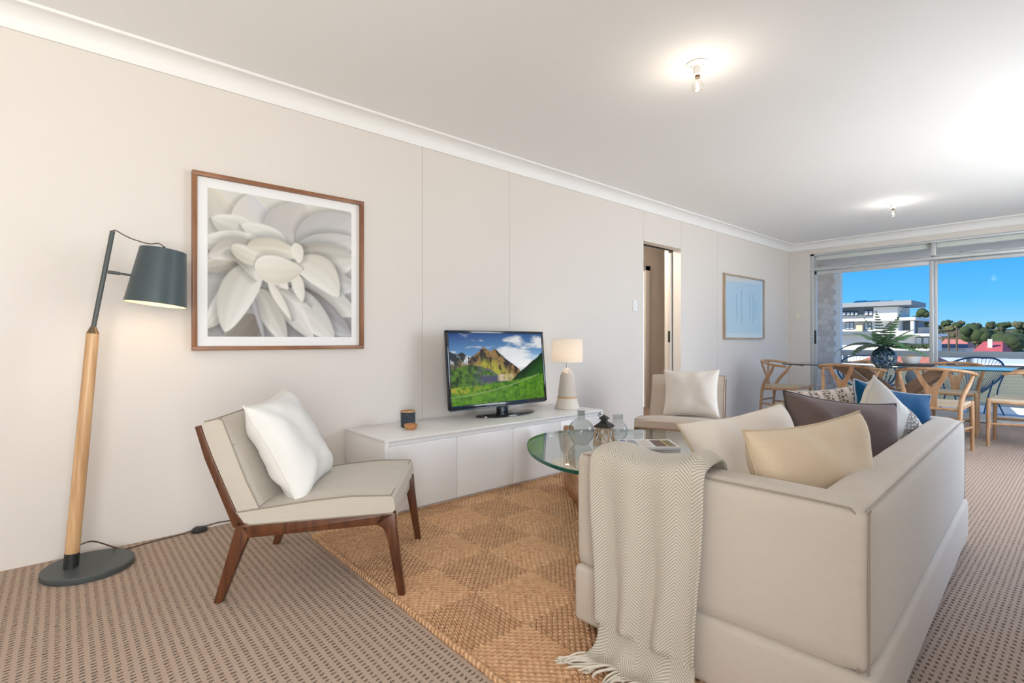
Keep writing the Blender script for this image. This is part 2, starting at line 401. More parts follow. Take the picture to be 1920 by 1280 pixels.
# ------------------------------------------------------------------ balcony
tag(box('balcony_floor', (-0.2, YF + 0.09, -0.20), (4.2, 9.95, -0.03), plain('balcony_tile', L3(205, 200, 190), 0.6)), kind='structure')
tag(box('balcony_ceiling', (-0.3, YF + 0.09, 2.20), (4.2, 9.98, 2.6), plain('soffit_paint', (0.82, 0.81, 0.78), 0.8)), kind='structure')
BX = 0.345
wb = struct_empty('wall_balcony')
MORT = plain('mortar', L3(205, 196, 188), 0.9, bumpscale=200, bumpstr=0.2)
BRK = [plain('pale_brick_%d' % k, L3(*c), 0.85, var=0.12, nscale=25, bumpscale=120, bumpstr=0.3) for k, c in enumerate([(206, 190, 180), (214, 200, 190), (196, 180, 172)])]
box('mortar_bed', (BX - 0.22, YF + 0.09, -0.03), (BX - 0.006, 9.36, 2.20), MORT, wb)
random.seed(3)
bmeshes = []
for L_ in (0.228, 0.108):
    bm = bmesh.new(); bm_box(bm, (-0.11, 0, 0), (0, L_, 0.074)); bmesh.ops.bevel(bm, geom=list(bm.edges), offset=0.004, segments=1, affect='EDGES')
    for k in range(3):
        me = bpy.data.meshes.new('brick'); bm.to_mesh(me); me.materials.append(BRK[k]); bmeshes.append((L_, me))
    bm.free()
for r in range(29):
    z = -0.03 + 0.004 + r * 0.0845
    if z + 0.076 > 2.21: break
    y = YF + 0.09 + (0.004 if r % 2 == 0 else -0.115)
    while y < 9.36:
        k = random.randrange(3)
        if y < YF + 0.08: ys, me = y + 0.12, bmeshes[3 + k][1]
        elif y + 0.228 > 9.37: ys, me = y, bmeshes[3 + k][1]
        else: ys, me = y, bmeshes[k][1]
        link('brick', me, None, wb, loc=(BX + random.uniform(-0.002, 0.002), ys, z))
        y += 0.238
col_ = tag(box('balcony_column', (0.22, 9.68, -0.03), (0.335, 9.80, 2.20), plain('column_paint', L3(226, 232, 236), 0.5), None, 0.006), 'white painted steel column at the end of the pale brick balcony wall', 'column')
rail = thing('balcony_railing', 'grey metal balcony railing with cream infill panels', 'railing', (0.33, 9.74, -0.03))
GREY = plain('rail_paint', L3(186, 192, 198), 0.5)
CREAM = plain('cream_panel', L3(252, 243, 216), 0.7)
ct, cb = CREAM.node_tree, CREAM.node_tree.nodes['Principled BSDF']
ctr = nd(ct, 'ShaderNodeBsdfTranslucent'); ctr.inputs[0].default_value = (0.95, 0.88, 0.68, 1); cmx = nd(ct, 'ShaderNodeMixShader'); cmx.inputs[0].default_value = 0.35
ct.links.new(cb.outputs[0], cmx.inputs[1]); ct.links.new(ctr.outputs[0], cmx.inputs[2]); ct.links.new(cmx.outputs[0], ct.nodes['Material Output'].inputs[0])
def rb(name, lo, hi, m, bev=0.004): return box(name, tuple(a - b for a, b in zip(lo, (0.33, 9.74, -0.03))), tuple(a - b for a, b in zip(hi, (0.33, 9.74, -0.03))), m, rail, bev)
rb('top_rail', (0.335, 9.70, 0.755), (4.2, 9.80, 0.845), GREY); rb('middle_rail', (0.335, 9.725, 0.610), (4.2, 9.775, 0.655), plain('dark_rail_paint', L3(96, 104, 112), 0.5)); rb('bottom_rail', (0.335, 9.725, 0.085), (4.2, 9.775, 0.125), GREY)
for x in (0.36, 1.90, 3.4): rb('post', (x, 9.73, -0.03), (x + 0.06, 9.77, 0.76), GREY)
for k in range(11): rb('infill_board', (0.345, 9.744, 0.128 + k * 0.0438), (4.2, 9.756, 0.128 + k * 0.0438 + 0.0425), CREAM, 0.002)
bl = thing('balcony_ceiling_light', 'round white ceiling light under the balcony roof', 'ceiling light', (2.05, 9.25, 2.20))
lathe('shade', [(0.02, -0.085), (0.11, -0.08), (0.15, -0.05), (0.155, -0.02)], plain('opal_glass', (0.8, 0.8, 0.78), 0.2), bl); lathe('mounting_ring', [(0.17, -0.022), (0.175, -0.0), (0.10, 0.0)], TRIMW, bl)

# ------------------------------------------------------------------ sofa
SOFA = fabric('oatmeal_linen', L3(206, 195, 181), 500, 0.04)
PIPE = fabric('oatmeal_piping', L3(168, 156, 142), 500, 0.03)
SX0, SX1, SY0, SY1, SZ = 1.935, 2.800, 1.362, 3.335, 0.605
SR = math.radians(2.4)
sofa = thing('sofa', 'oatmeal linen box sofa heaped with cushions, its back to the carpet aisle', 'sofa', (SX1, SY0, 0.0115), SR)
SD, SL = SX1 - SX0, SY1 - SY0                        # local: x from -SD..0 (back at 0), y 0..SL
def soft_box(name, lo, hi, m, parent, bevel=0.03, puff=0.0, seg=4, cuts=10):
    bm = bmesh.new(); bm_box(bm, lo, hi)
    bmesh.ops.subdivide_edges(bm, edges=list(bm.edges), cuts=cuts, use_grid_fill=True)
    c = Vector([(a + b) / 2 for a, b in zip(lo, hi)]); hs = Vector([(b - a) / 2 for a, b in zip(lo, hi)])
    for v in bm.verts:
        d = v.co - c; q = [d[i] / hs[i] for i in range(3)]
        # round the corners: push points outside the inset box back on to the rounding
        ins = [max(-hs[i] + bevel, min(hs[i] - bevel, d[i])) for i in range(3)]
        e_ = d - Vector(ins); l = e_.length
        if l > 1e-9: d = Vector(ins) + e_ * (bevel / max(l, bevel) if l > bevel else 1.0)
        if puff:
            for i in range(3):
                if abs(q[i]) > 0.999:
                    j, k = (i + 1) % 3, (i + 2) % 3
                    d[i] += math.copysign(puff * (1 - q[j] ** 4) * (1 - q[k] ** 4), q[i])
        v.co = c + d
        n_ = noise.noise(v.co * 5.0); v.co += (v.co - c).normalized() * n_ * 0.0025
    return bm_done(name, bm, m, parent, 'all')
bz = 0.218
box('base', (-SD, 0.0, 0.025), (0, SL, bz), SOFA, sofa, 0.022, 4)
AT, BT = 0.125, 0.135
for ya in (0.012, SL - AT - 0.012):
    soft_box('arm', (-SD + 0.005, ya, bz - 0.004), (-0.028, ya + AT, SZ), SOFA, sofa, 0.026, 0.006, cuts=16)
soft_box('backrest', (-BT - 0.008, 0.016, bz - 0.004), (-0.008, SL - 0.016, SZ), SOFA, sofa, 0.03, 0.006, cuts=18)
for k in range(2):
    ya = AT + 0.02 + k * (SL - 2 * AT - 0.04) / 2
    soft_box('seat_cushion', (-SD + 0.0, ya, bz), (-BT - 0.005, ya + (SL - 2 * AT - 0.04) / 2 - 0.006, 0.345), SOFA, sofa, 0.035, 0.012, cuts=12)
    yb = ya + 0.01
    cu = soft_box('back_cushion', (-BT - 0.15, yb, 0.345), (-BT - 0.0, ya + (SL - 2 * AT - 0.04) / 2 - 0.012, 0.54), SOFA, sofa, 0.05, 0.015, cuts=12)
def seam(pts, r=0.0022, m=None): tube('piping', pts, r, m or PIPE, sofa, 5)
zt = SZ - 0.007
seam(smooth_path([(-SD + 0.03, 0.0175, SZ - 0.0060), (-0.30, 0.0150, SZ - 0.0035), (-0.075, 0.0175, SZ - 0.0060), (-0.045, 0.0190, SZ - 0.012), (-0.0345, 0.0190, SZ - 0.035), (-0.0335, 0.0178, SZ - 0.09), (-0.0320, 0.0150, 0.42), (-0.0335, 0.0178, bz + 0.005)], 5), 0.0028)
seam(smooth_path([(-0.0150, 0.030, bz), (-0.0135, 0.026, 0.42), (-0.0145, 0.030, SZ - 0.05), (-0.0150, 0.045, SZ - 0.012), (-0.0150, 0.10, SZ - 0.0072), (-0.0125, SL / 2, SZ - 0.0035), (-0.0150, SL - 0.10, SZ - 0.0072), (-0.0150, SL - 0.045, SZ - 0.012), (-0.0150, SL - 0.026, SZ - 0.05), (-0.0145, SL - 0.024, 0.42), (-0.0150, SL - 0.026, bz)], 6), 0.0028)
for x in (-SD + 0.06, -0.10):
    for y in (0.06, SL - 0.10): box('foot', (x, y, 0.0), (x + 0.05, y + 0.05, 0.028), WALNUT, sofa)

# ------------------------------------------------------------------ cushions
def cushion_vf(w, h, t, n=26, pinch=0.10, seed=0, wrinkle=0.018):
    rnd = random.Random(seed); off = Vector((rnd.uniform(0, 50), rnd.uniform(0, 50), rnd.uniform(0, 50)))
    V, F, rim = [], [], {}
    def xy(i, j):
        x, y = 2 * i / n - 1, 2 * j / n - 1
        # denser towards the rim
        x = math.sin(x * PI / 2) * 0.5 + x * 0.5; y = math.sin(y * PI / 2) * 0.5 + y * 0.5
        return x, y
    idx = [{}, {}]
    for s in (0, 1):
        for i in range(n + 1):
            for j in range(n + 1):
                edge = i in (0, n) or j in (0, n)
                if s == 1 and edge: idx[1][i, j] = idx[0][i, j]; continue
                x, y = xy(i, j)
                X = x * w / 2 * (1 - pinch * (1 - y * y) * abs(x)); Y = y * h / 2 * (1 - pinch * (1 - x * x) * abs(y))
                pr = max(0.0, (1 - x ** 4) * (1 - y ** 4)) ** 0.62
                nz = noise.noise(Vector((X * 9, Y * 9, s * 3.0)) + off)
                cr = noise.noise(Vector((math.atan2(y, x) * 3.2, s * 7.0, 0)) + off) * (abs(x * y)) * 1.6
                z = (t / 2 * pr + wrinkle * nz * pr ** 0.5 + wrinkle * 1.2 * cr * pr ** 0.4) * (1 if s == 0 else -1)
                if edge: z = 0.006 * noise.noise(Vector((X * 14, Y * 14, 5)) + off)
                idx[s][i, j] = len(V); V.append((X, z, Y))
        for i in range(n):
            for j in range(n):
                q = (idx[s][i, j], idx[s][i + 1, j], idx[s][i + 1, j + 1], idx[s][i, j + 1])
                F.append(q if s == 0 else q[::-1])
    ring = [(i, 0) for i in range(n)] + [(n, j) for j in range(n)] + [(n - i, n) for i in range(n)] + [(0, n - j) for j in range(n)]
    return V, F, [V[idx[0][k]] for k in ring]
def scatter_cushion(name, label, loc, size, t, M, mat, pmat, seed, flange=0.0, pr=0.0038, group=None):
    """standing cushion: local x = width, y = thickness, z = height"""
    o = thing(name, label, 'cushion', loc, 0, group)
    o.rotation_euler = M
    V, F, ring = cushion_vf(size[0], size[1], t, seed=seed)
    c = pyd('cover', V, F, mat, o, 'all')
    tube('piping', ring, pr, pmat, o, 6, closed=True)
    return o
R_ = math.radians
CR = fabric('cream_cotton', L3(222, 201, 172), 400, 0.03, 0.7); CRP = fabric('cream_cotton_piping', L3(206, 186, 156), 400, 0.03)
OFF = fabric('offwhite_cotton', L3(238, 228, 216), 400, 0.03, 0.8); WHT = fabric('white_linen', L3(226, 224, 219), 400, 0.02); WHP = fabric('white_linen_piping', L3(228, 224, 216), 400, 0.02)
MAU = fabric('mauve_velvet', L3(120, 103, 98), 250, 0.12); MAUP = fabric('grey_piping', L3(84, 78, 76), 400, 0.05)
BLU = fabric('ocean_blue_linen', L3(14, 82, 124), 400, 0.08); BLP = fabric('pale_piping', L3(196, 206, 214), 400, 0.05)
def band_mat(name, base, dark, sc, zlo, zhi, stripes):
    m, t, b = NT(name); co = coords(t); s = nd(t, 'ShaderNodeSeparateXYZ'); t.links.new(co, s.inputs[0])
    lat = nd(t, 'ShaderNodeTexVoronoi'); lat.inputs['Scale'].default_value = sc; lat.feature = 'DISTANCE_TO_EDGE'; t.links.new(co, lat.inputs[0])
    net = mth(t, 'LESS_THAN', lat.outputs['Distance'], 0.16)
    inb = mth(t, 'MULTIPLY', mth(t, 'GREATER_THAN', s.outputs['X'], zlo), mth(t, 'LESS_THAN', s.outputs['X'], zhi))
    if stripes:
        fr = mth(t, 'FRACT', mth(t, 'MULTIPLY', s.outputs['X'], stripes))
        inb = mth(t, 'GREATER_THAN', fr, 0.35); net = mth(t, 'GREATER_THAN', lat.outputs['Distance'], 0.10)
    t.links.new(mixc(t, mth(t, 'MULTIPLY', inb, net), base, dark), b.inputs['Base Color']); b.inputs['Roughness'].default_value = 0.9
    return m
LACE = band_mat('pale_cotton_with_lace_band', L3(226, 220, 208), L3(140, 134, 124), 70, -0.02, 0.05, 0)
PATT = band_mat('brown_woven_pattern', L3(220, 208, 196), L3(122, 102, 92), 60, -1, 1, 16)
scatter_cushion('cushion', 'smooth cream cushion with piped edge, beside the sofa arm with the throw', (2.575, 1.70, 0.565), (0.47, 0.39), 0.16, (R_(-10), R_(-4), R_(68)), CR, CRP, 1)
scatter_cushion('cushion', 'large off-white cushion with a side zip, between the throw and the cream cushion', (2.30, 1.91, 0.550), (0.44, 0.41), 0.18, (R_(-34), R_(-10), R_(55)), OFF, CRP, 2)
scatter_cushion('cushion', 'mauve brown velvet cushion with grey piped edge', (2.47, 2.33, 0.565), (0.54, 0.42), 0.16, (R_(-12), R_(7), R_(60)), MAU, MAUP, 3)
scatter_cushion('cushion', 'brown and white woven pattern cushion on the sofa', (2.24, 3.02, 0.565), (0.40, 0.40), 0.14, (R_(-16), R_(-8), R_(35)), PATT, WHP, 4)
scatter_cushion('cushion', 'pale cotton cushion with a grey lace band', (2.50, 2.82, 0.560), (0.40, 0.40), 0.15, (R_(-12), R_(40), R_(62)), LACE, WHP, 5)
scatter_cushion('cushion', 'ocean blue cushion with pale piped edge', (2.46, 3.07, 0.575), (0.40, 0.40), 0.13, (R_(-12), R_(12), R_(50)), BLU, BLP, 6)

# ------------------------------------------------------------------ throw over the near sofa arm
def herring():
    m, t, b = NT('herringbone_wool'); u = nd(t, 'ShaderNodeUVMap'); u.uv_map = 'UVMap'; s = nd(t, 'ShaderNodeSeparateXYZ'); t.links.new(u.outputs[0], s.inputs[0])
    tri = mth(t, 'PINGPONG', s.outputs['X'], 0.042)
    ph = mth(t, 'DIVIDE', mth(t, 'ADD', s.outputs['Y'], mth(t, 'MULTIPLY', tri, 1.0)), 0.0095)
    sn = mth(t, 'SINE', mth(t, 'MULTIPLY', ph, 2 * PI)); f = mth(t, 'MULTIPLY_ADD', sn, 0.9, 0.5, clamp=True)
    t.links.new(mixc(t, f, L3(172, 162, 146), L3(214, 206, 192)), b.inputs['Base Color']); b.inputs['Roughness'].default_value = 0.95; b.inputs['Sheen Weight'].default_value = 0.2
    bump(t, b, f, 0.25, 0.002); return m
HERR = herring()
thr = thing('throw_blanket', 'pale herringbone wool throw with fringe draped over the sofa arm', 'blanket', (2.222, 1.345, 0.0), SR)
prof = smooth_path([(0, 0.42, 0.430), (0, 0.28, 0.432), (0, 0.20, 0.438), (0, 0.170, 0.50), (0, 0.158, 0.59), (0, 0.128, 0.634), (0, 0.07, 0.640), (0, 0.005, 0.634), (0, -0.026, 0.60), (0, -0.032, 0.50), (0, -0.036, 0.35), (0, -0.040, 0.20), (0, -0.046, 0.09), (0, -0.058, 0.034), (0, -0.085, 0.019), (0, -0.105, 0.018)], 6)
acc = [0.0]
for a, b_ in zip(prof, prof[1:]): acc.append(acc[-1] + (b_ - a).length)
NW = 44; V, F, UV = [], [], []
for i, p in enumerate(prof):
    g = acc[i] / acc[-1]
    for k in range(NW + 1):
        q = k / NW
        x = -0.185 + 0.37 * q
        hang = max(0.0, min(1.0, (g - 0.45) / 0.5))
        top = math.exp(-((g - 0.40) / 0.10) ** 2)
        wv = (0.008 + 0.012 * hang) * math.sin(q * 17 + 1.0 + 1.5 * g) * (0.3 + hang) + 0.010 * hang * noise.noise(Vector((q * 5, g * 6, 2)))
        x2 = x + 0.01 * math.sin(g * 9 + q * 3) + 0.03 * hang * (1 - q)
        z = p.z + top * (0.010 * math.sin(q * 9 + 0.6) + 0.022 * math.exp(-((q - 0.9) / 0.08) ** 2) + 0.006)
        y = p.y - max(0.0, wv + 0.008) if hang > 0 else p.y
        if g > 0.9: z = max(0.014, z + 0.5 * wv); y = p.y - 0.03 * (g - 0.9) * (1 - q) * 3
        V.append((x2, y, z)); UV.append((0.37 * q, acc[i]))
W1 = NW + 1
for i in range(len(prof) - 1):
    for k in range(NW): F.append((i * W1 + k, i * W1 + k + 1, (i + 1) * W1 + k + 1, (i + 1) * W1 + k))
me = bpy.data.meshes.new('woven_cloth'); me.from_pydata(V, [], F); uvl = me.uv_layers.new(name='UVMap')
for lp in me.loops: uvl.data[lp.index].uv = UV[lp.vertex_index]
cl = link('woven_cloth', me, HERR, thr, 'all')
sd = cl.modifiers.new('thickness', 'SOLIDIFY'); sd.thickness = 0.005; sd.offset = 1
FR = fabric('fringe_wool', L3(224, 216, 200), 300, 0.05)
rnd = random.Random(5); parts = []
last = V[-W1:]
for k in range(0, NW + 1):
    p = Vector(last[k]); L_ = rnd.uniform(0.06, 0.09); a = rnd.uniform(-0.5, 0.3) - 0.5 * (1 - k / NW)
    pts = [p, p + Vector((a * L_ * 0.3, -L_ * 0.35, 0.006)), p + Vector((a * L_ * 0.9 + rnd.uniform(-.01, .01), -L_ * 0.7, 0.0)), p + Vector((a * L_ * 1.3, -L_, -0.003 + rnd.uniform(0, .004)))]
    tube('fringe_tassel', smooth_path(pts, 3), [0.0034, 0.0036, 0.0036, 0.0036, 0.0034, 0.0034, 0.003, 0.003, 0.003, 0.0022], FR, thr, 5)

# ------------------------------------------------------------------ jute rug made of concentric diamonds
def jute():
    m, t, b = NT('braided_jute'); u = nd(t, 'ShaderNodeUVMap'); u.uv_map = 'UVMap'; s = nd(t, 'ShaderNodeSeparateXYZ'); t.links.new(u.outputs[0], s.inputs[0])
    sl_ = mth(t, 'ABSOLUTE', mth(t, 'SUBTRACT', s.outputs['Y'], 0.5))
    ph = mth(t, 'DIVIDE', mth(t, 'ADD', s.outputs['X'], mth(t, 'MULTIPLY', sl_, 0.016)), 0.021)
    f = mth(t, 'MULTIPLY_ADD', mth(t, 'SINE', mth(t, 'MULTIPLY', ph, 2 * PI)), 0.5, 0.5)
    no = nd(t, 'ShaderNodeTexNoise'); no.inputs['Scale'].default_value = 55; no.inputs['Detail'].default_value = 4; t.links.new(coords(t), no.inputs[0])
    n2 = nd(t, 'ShaderNodeTexNoise'); n2.inputs['Scale'].default_value = 7; t.links.new(coords(t), n2.inputs[0])
    c = mixc(t, mth(t, 'MULTIPLY_ADD', no.outputs[0], 1.6, -0.3, clamp=True), L3(182, 132, 90), L3(246, 204, 162))
    c = mixc(t, mth(t, 'MULTIPLY', mth(t, 'POWER', mth(t, 'SUBTRACT', 1.0, f), 4.0), 0.35), c, L3(140, 100, 64))
    c = mixc(t, mth(t, 'MULTIPLY_ADD', n2.outputs[0], 0.8, -0.25, clamp=True), c, L3(212, 160, 116))
    t.links.new(c, b.inputs['Base Color']); b.inputs['Roughness'].default_value = 0.8; b.inputs['Specular IOR Level'].default_value = 0.3
    bump(t, b, mth(t, 'ADD', f, no.outputs[0]), 0.8, 0.005); return m
JUTE = jute()
RX0, RX1, RY0, RY1, RT = 0.50, 2.60, 0.955, 3.62, 0.010
rug = thing('jute_rug', 'braided jute rug of concentric diamonds under the coffee table and sofa', 'rug', (RX0, RY0, 0.0))
HD_ = 0.29; NR = 11
def rug_tile():
    V, F, UVf = [], [], []
    wr_ = HD_ / NR
    for r in range(NR):
        ro, ri = HD_ - r * wr_ - 0.0006, HD_ - (r + 1) * wr_ + 0.0006
        prof_ = [(ro, 0.0045, 0.0), (ro - (ro - ri) * 0.22, RT - 0.0015, 0.25), ((ro + ri) / 2, RT, 0.5), (ri + (ro - ri) * 0.22, RT - 0.0015, 0.75), (max(ri, 0.0), 0.0045, 1.0)]
        for q in range(4):
            a0, a1 = q * PI / 2, (q + 1) * PI / 2
            for (d, z, vv), (d2, z2, vv2) in zip(prof_, prof_[1:]):
                o = len(V)
                V += [(d * math.cos(a0), d * math.sin(a0), z), (d * math.cos(a1), d * math.sin(a1), z), (d2 * math.cos(a1), d2 * math.sin(a1), z2), (d2 * math.cos(a0), d2 * math.sin(a0), z2)]
                F.append((o, o + 1, o + 2, o + 3)); L_ = d * 1.414
                UVf += [(0, vv), (L_, vv), (L_ - (L_ - d2 * 1.414) / 2, vv2), ((L_ - d2 * 1.414) / 2, vv2)]
    me = bpy.data.meshes.new('braided_diamond'); me.from_pydata(V, [], F); ul = me.uv_layers.new(name='UVMap')
    for k, lp in enumerate(me.loops): ul.data[k].uv = UVf[k]
    me.materials.append(JUTE); return me
tile = rug_tile()
j = 0
yc = RY0 + 0.265 - HD_
row = 1
while yc - HD_ < RY1:
    xc = 0.65 - (HD_ if row % 2 else 0.0)
    while xc - HD_ < RX1:
        lo_x, hi_x, lo_y, hi_y = RX0, RX1, RY0, RY1
        inside = xc - HD_ >= lo_x and xc + HD_ <= hi_x and yc - HD_ >= lo_y and yc + HD_ <= hi_y
        if xc + HD_ > lo_x + 0.01 and xc - HD_ < hi_x - 0.01 and yc + HD_ > lo_y + 0.01:
            me = tile
            if not inside:
                me = tile.copy(); bm = bmesh.new(); bm.from_mesh(me)
                for co, no_ in (((lo_x - xc, 0, 0), (-1, 0, 0)), ((hi_x - xc, 0, 0), (1, 0, 0)), ((0, lo_y - yc, 0), (0, -1, 0)), ((0, hi_y - yc, 0), (0, 1, 0))):
                    bmesh.ops.bisect_plane(bm, geom=list(bm.verts) + list(bm.edges) + list(bm.faces), plane_co=co, plane_no=no_, clear_outer=True)
                bm.to_mesh(me); ok = len(bm.faces) > 0; bm.free()
                if not ok: me = None
            if me is not None:
                o = link('braided_diamond', me, None, rug, 'all', loc=(xc - RX0, yc - RY0, 0))
        xc += 2 * HD_
    yc += HD_; row += 1
def uv_tube(name, pts, r, m, parent, seg=8):
    v, f = tube_vf(pts, r, seg); o = pyd(name, v, f[:-2], m, parent, True)
    ul = o.data.uv_layers.new(name='UVMap'); P = [Vector(p) for p in pts]; ac = [0]
    for a, b_ in zip(P, P[1:]): ac.append(ac[-1] + (b_ - a).length)
    for lp in o.data.loops: ul.data[lp.index].uv = (ac[lp.vertex_index // seg], 0.5 + 0.5 * math.cos(2 * PI * (lp.vertex_index % seg) / seg))
    return o
W_, D_ = RX1 - RX0, RY1 - RY0
for p, q in (((0, 0), (W_, 0)), ((W_, 0), (W_, D_)), ((W_, D_), (0, D_)), ((0, D_), (0, 0))):
    n = 40; uv_tube('border_braid', [(p[0] + (q[0] - p[0]) * k / n + 0.004 * noise.noise(Vector((k * .7, p[0], 3))), p[1] + (q[1] - p[1]) * k / n + 0.004 * noise.noise(Vector((k * .7, p[1], 8))), 0.0075) for k in range(n + 1)], 0.0105, JUTE, rug)

# ------------------------------------------------------------------ slipper armchairs (walnut frame, upholstered seat and back)
CHF = fabric('armchair_linen', L3(196, 187, 174), 420, 0.05); CHP = fabric('armchair_piping', L3(150, 140, 126), 420, 0.03)
def armchair(name, label, loc, heading, fab):
    t = thing(name, label, 'armchair', loc, heading, None)       # local +y = forward, s = y + 0.35
    Wd = 0.60
    S = lambda s, z: (s - 0.35, z)
    for sx in (-1, 1):
        xo = sx * Wd / 2; a, b_ = sorted((xo, xo - sx * 0.034))
        # side frame: splayed back leg, raked upright, seat rail and front leg, each its own member
        prism('back_leg', [S(-0.016, 0.0), S(0.014, 0.0), S(0.088, 0.19), S(0.118, 0.262), S(0.118, 0.300), S(0.072, 0.315), S(0.060, 0.27)], a, b_, WALNUT, t, 'x', 0.005)
        prism('back_upright', [S(0.058, 0.285), S(0.105, 0.295), S(0.070, 0.345), S(0.025, 0.45), S(-0.020, 0.56), S(-0.062, 0.676), S(-0.084, 0.673), S(-0.048, 0.55), S(0.012, 0.40)], a, b_, WALNUT, t, 'x', 0.004)
        prism('seat_rail', [S(0.105, 0.258), S(0.115, 0.246), S(0.60, 0.284), S(0.662, 0.322), S(0.66, 0.326), S(0.085, 0.292)], a, b_, WALNUT, t, 'x', 0.004)
        prism('front_leg', [S(0.612, 0.330), S(0.667, 0.330), S(0.672, 0.26), S(0.704, 0.0), S(0.678, 0.0), S(0.634, 0.24), S(0.622, 0.268), S(0.59, 0.288)], a, b_, WALNUT, t, 'x', 0.005)
    prism('front_apron', [S(0.635, 0.262), S(0.650, 0.262), S(0.650, 0.322), S(0.635, 0.322)], -Wd / 2 + 0.034, Wd / 2 - 0.034, fab, t, 'x', 0.003)
    prism('back_rail', [S(0.07, 0.25), S(0.10, 0.25), S(0.10, 0.29), S(0.07, 0.29)], -Wd / 2 + 0.034, Wd / 2 - 0.034, WALNUT, t, 'x', 0.003)
    # seat cushion: slab following the rail slope
    def slab(nm, prof, x0, x1, puff, faces_up):
        n = 14; V, F = [], []
        m_ = len(prof)
        for i in range(n + 1):
            q = 2 * i / n - 1; x = x0 + (x1 - x0) * i / n
            for k, (y, z) in enumerate(prof):
                e_ = faces_up[k]; g = puff * (1 - q ** 4)
                V.append((x, y + e_[0] * g, z + e_[1] * g))
        for i in range(n):
            for k in range(m_):
                k2 = (k + 1) % m_; F.append((i * m_ + k, i * m_ + k2, (i + 1) * m_ + k2, (i + 1) * m_ + k))
        F.append(tuple(range(m_))[::-1]); F.append(tuple(range(n * m_, (n + 1) * m_)))
        return pyd(nm, V, F, fab, t, True)
    sp_ = [S(0.085, 0.293), S(0.655, 0.328), S(0.666, 0.345), S(0.660, 0.388), S(0.648, 0.396), S(0.50, 0.396), S(0.35, 0.382), S(0.20, 0.362), S(0.06, 0.342), S(0.055, 0.335)]
    up = [(0, 0), (0, 0), (0.3, 0), (0.3, 0.2), (0, 0.5), (0, 1), (0, 1), (0, 1), (0, 0.6), (0, 0)]
    X0, X1 = -Wd / 2 + 0.002, Wd / 2 - 0.002
    slab('seat_cushion', sp_, X0, X1, 0.014, up)
    ln = [S(0.06, 0.343), S(0.35, 0.384), S(0.50, 0.398), S(0.650, 0.397)]
    path = [(X1, p[0], p[1]) for p in ln] + [(X0, p[0], p[1]) for p in ln[::-1]]
    tube('piping', path, 0.0032, CHP, t, 5, closed=True)
    lo = [S(0.085, 0.294), S(0.655, 0.329)]
    tube('piping', [(X1, p[0], p[1]) for p in lo] + [(X0, p[0], p[1]) for p in lo[::-1]], 0.003, CHP, t, 5, closed=True)
    bp = [S(0.070, 0.335), S(0.030, 0.42), S(-0.015, 0.53), S(-0.060, 0.676), S(-0.050, 0.690), S(0.000, 0.702), S(0.020, 0.690), S(0.052, 0.60), S(0.105, 0.46), S(0.150, 0.365), S(0.140, 0.345)]
    ub = [(0, 0), (0, 0), (0, 0), (0, 0), (0, .3), (0.2, .4), (0.6, 0.3), (1, 0.3), (1, 0.3), (0.7, 0.2), (0, 0)]
    slab('back_cushion', bp, X0 + 0.004, X1 - 0.004, 0.014, ub)
    for side in (X0 + 0.004, X1 - 0.004):
        tube('piping', [(side, *S(0.150, 0.367)), (side, *S(0.106, 0.46)), (side, *S(0.053, 0.60)), (side, *S(0.018, 0.694)), (side, *S(0.0, 0.703)), (side, *S(-0.05, 0.691))], 0.003, CHP, t, 5)
    tube('piping', [(X0, *S(0.0, 0.704)), (0, *S(0.003, 0.712)), (X1, *S(0.0, 0.704))], 0.003, CHP, t, 5)
    tube('stitched_seam', [(X0 + 0.004, *S(0.052, 0.60)), (-0.15, *S(0.066, 0.604)), (0, *S(0.066, 0.604)), (0.15, *S(0.066, 0.604)), (X1 - 0.004, *S(0.052, 0.60))], 0.002, CHP, t, 4)
    return t
hd1 = math.atan2(0.796, 0.605) - PI / 2
ch1 = armchair('armchair', 'beige slipper armchair with walnut frame between floor lamp and sideboard', (0.901, 0.900, 0.0), hd1, CHF)
hd2 = math.atan2(-0.93, 0.37) - PI / 2
ch2 = armchair('armchair', 'beige slipper armchair with walnut legs beside the doorway', (0.957, 3.69, 0.0), hd2, fabric('armchair_linen_warm_lit', L3(204, 188, 170), 420, 0.05))  # same linen, tanner: the warmer light here is put into its colour
def local(t, p):
    c, s = math.cos(t.rotation_euler.z), math.sin(t.rotation_euler.z)
    return (t.location.x + c * p[0] - s * p[1], t.location.y + s * p[0] + c * p[1], p[2])
def on_chair(name, label, t, p, size, th, tilt, roll, mat, pm, seed, dz=0.0):
    o = scatter_cushion(name, label, local(t, p), size, th, (0, 0, 0), mat, pm, seed)
    o.rotation_euler = (R_(tilt), R_(roll), t.rotation_euler.z + dz); return o
on_chair('cushion', 'plump white cushion leaning on the armchair by the floor lamp', ch1, (0.06, -0.160, 0.562), (0.43, 0.45), 0.17, 27, 4, WHT, WHP, 11)
on_chair('cushion', 'square white cushion on the armchair beside the doorway', ch2, (-0.05, -0.165, 0.570), (0.44, 0.40), 0.13, 20, 2, OFF, WHP, 12)

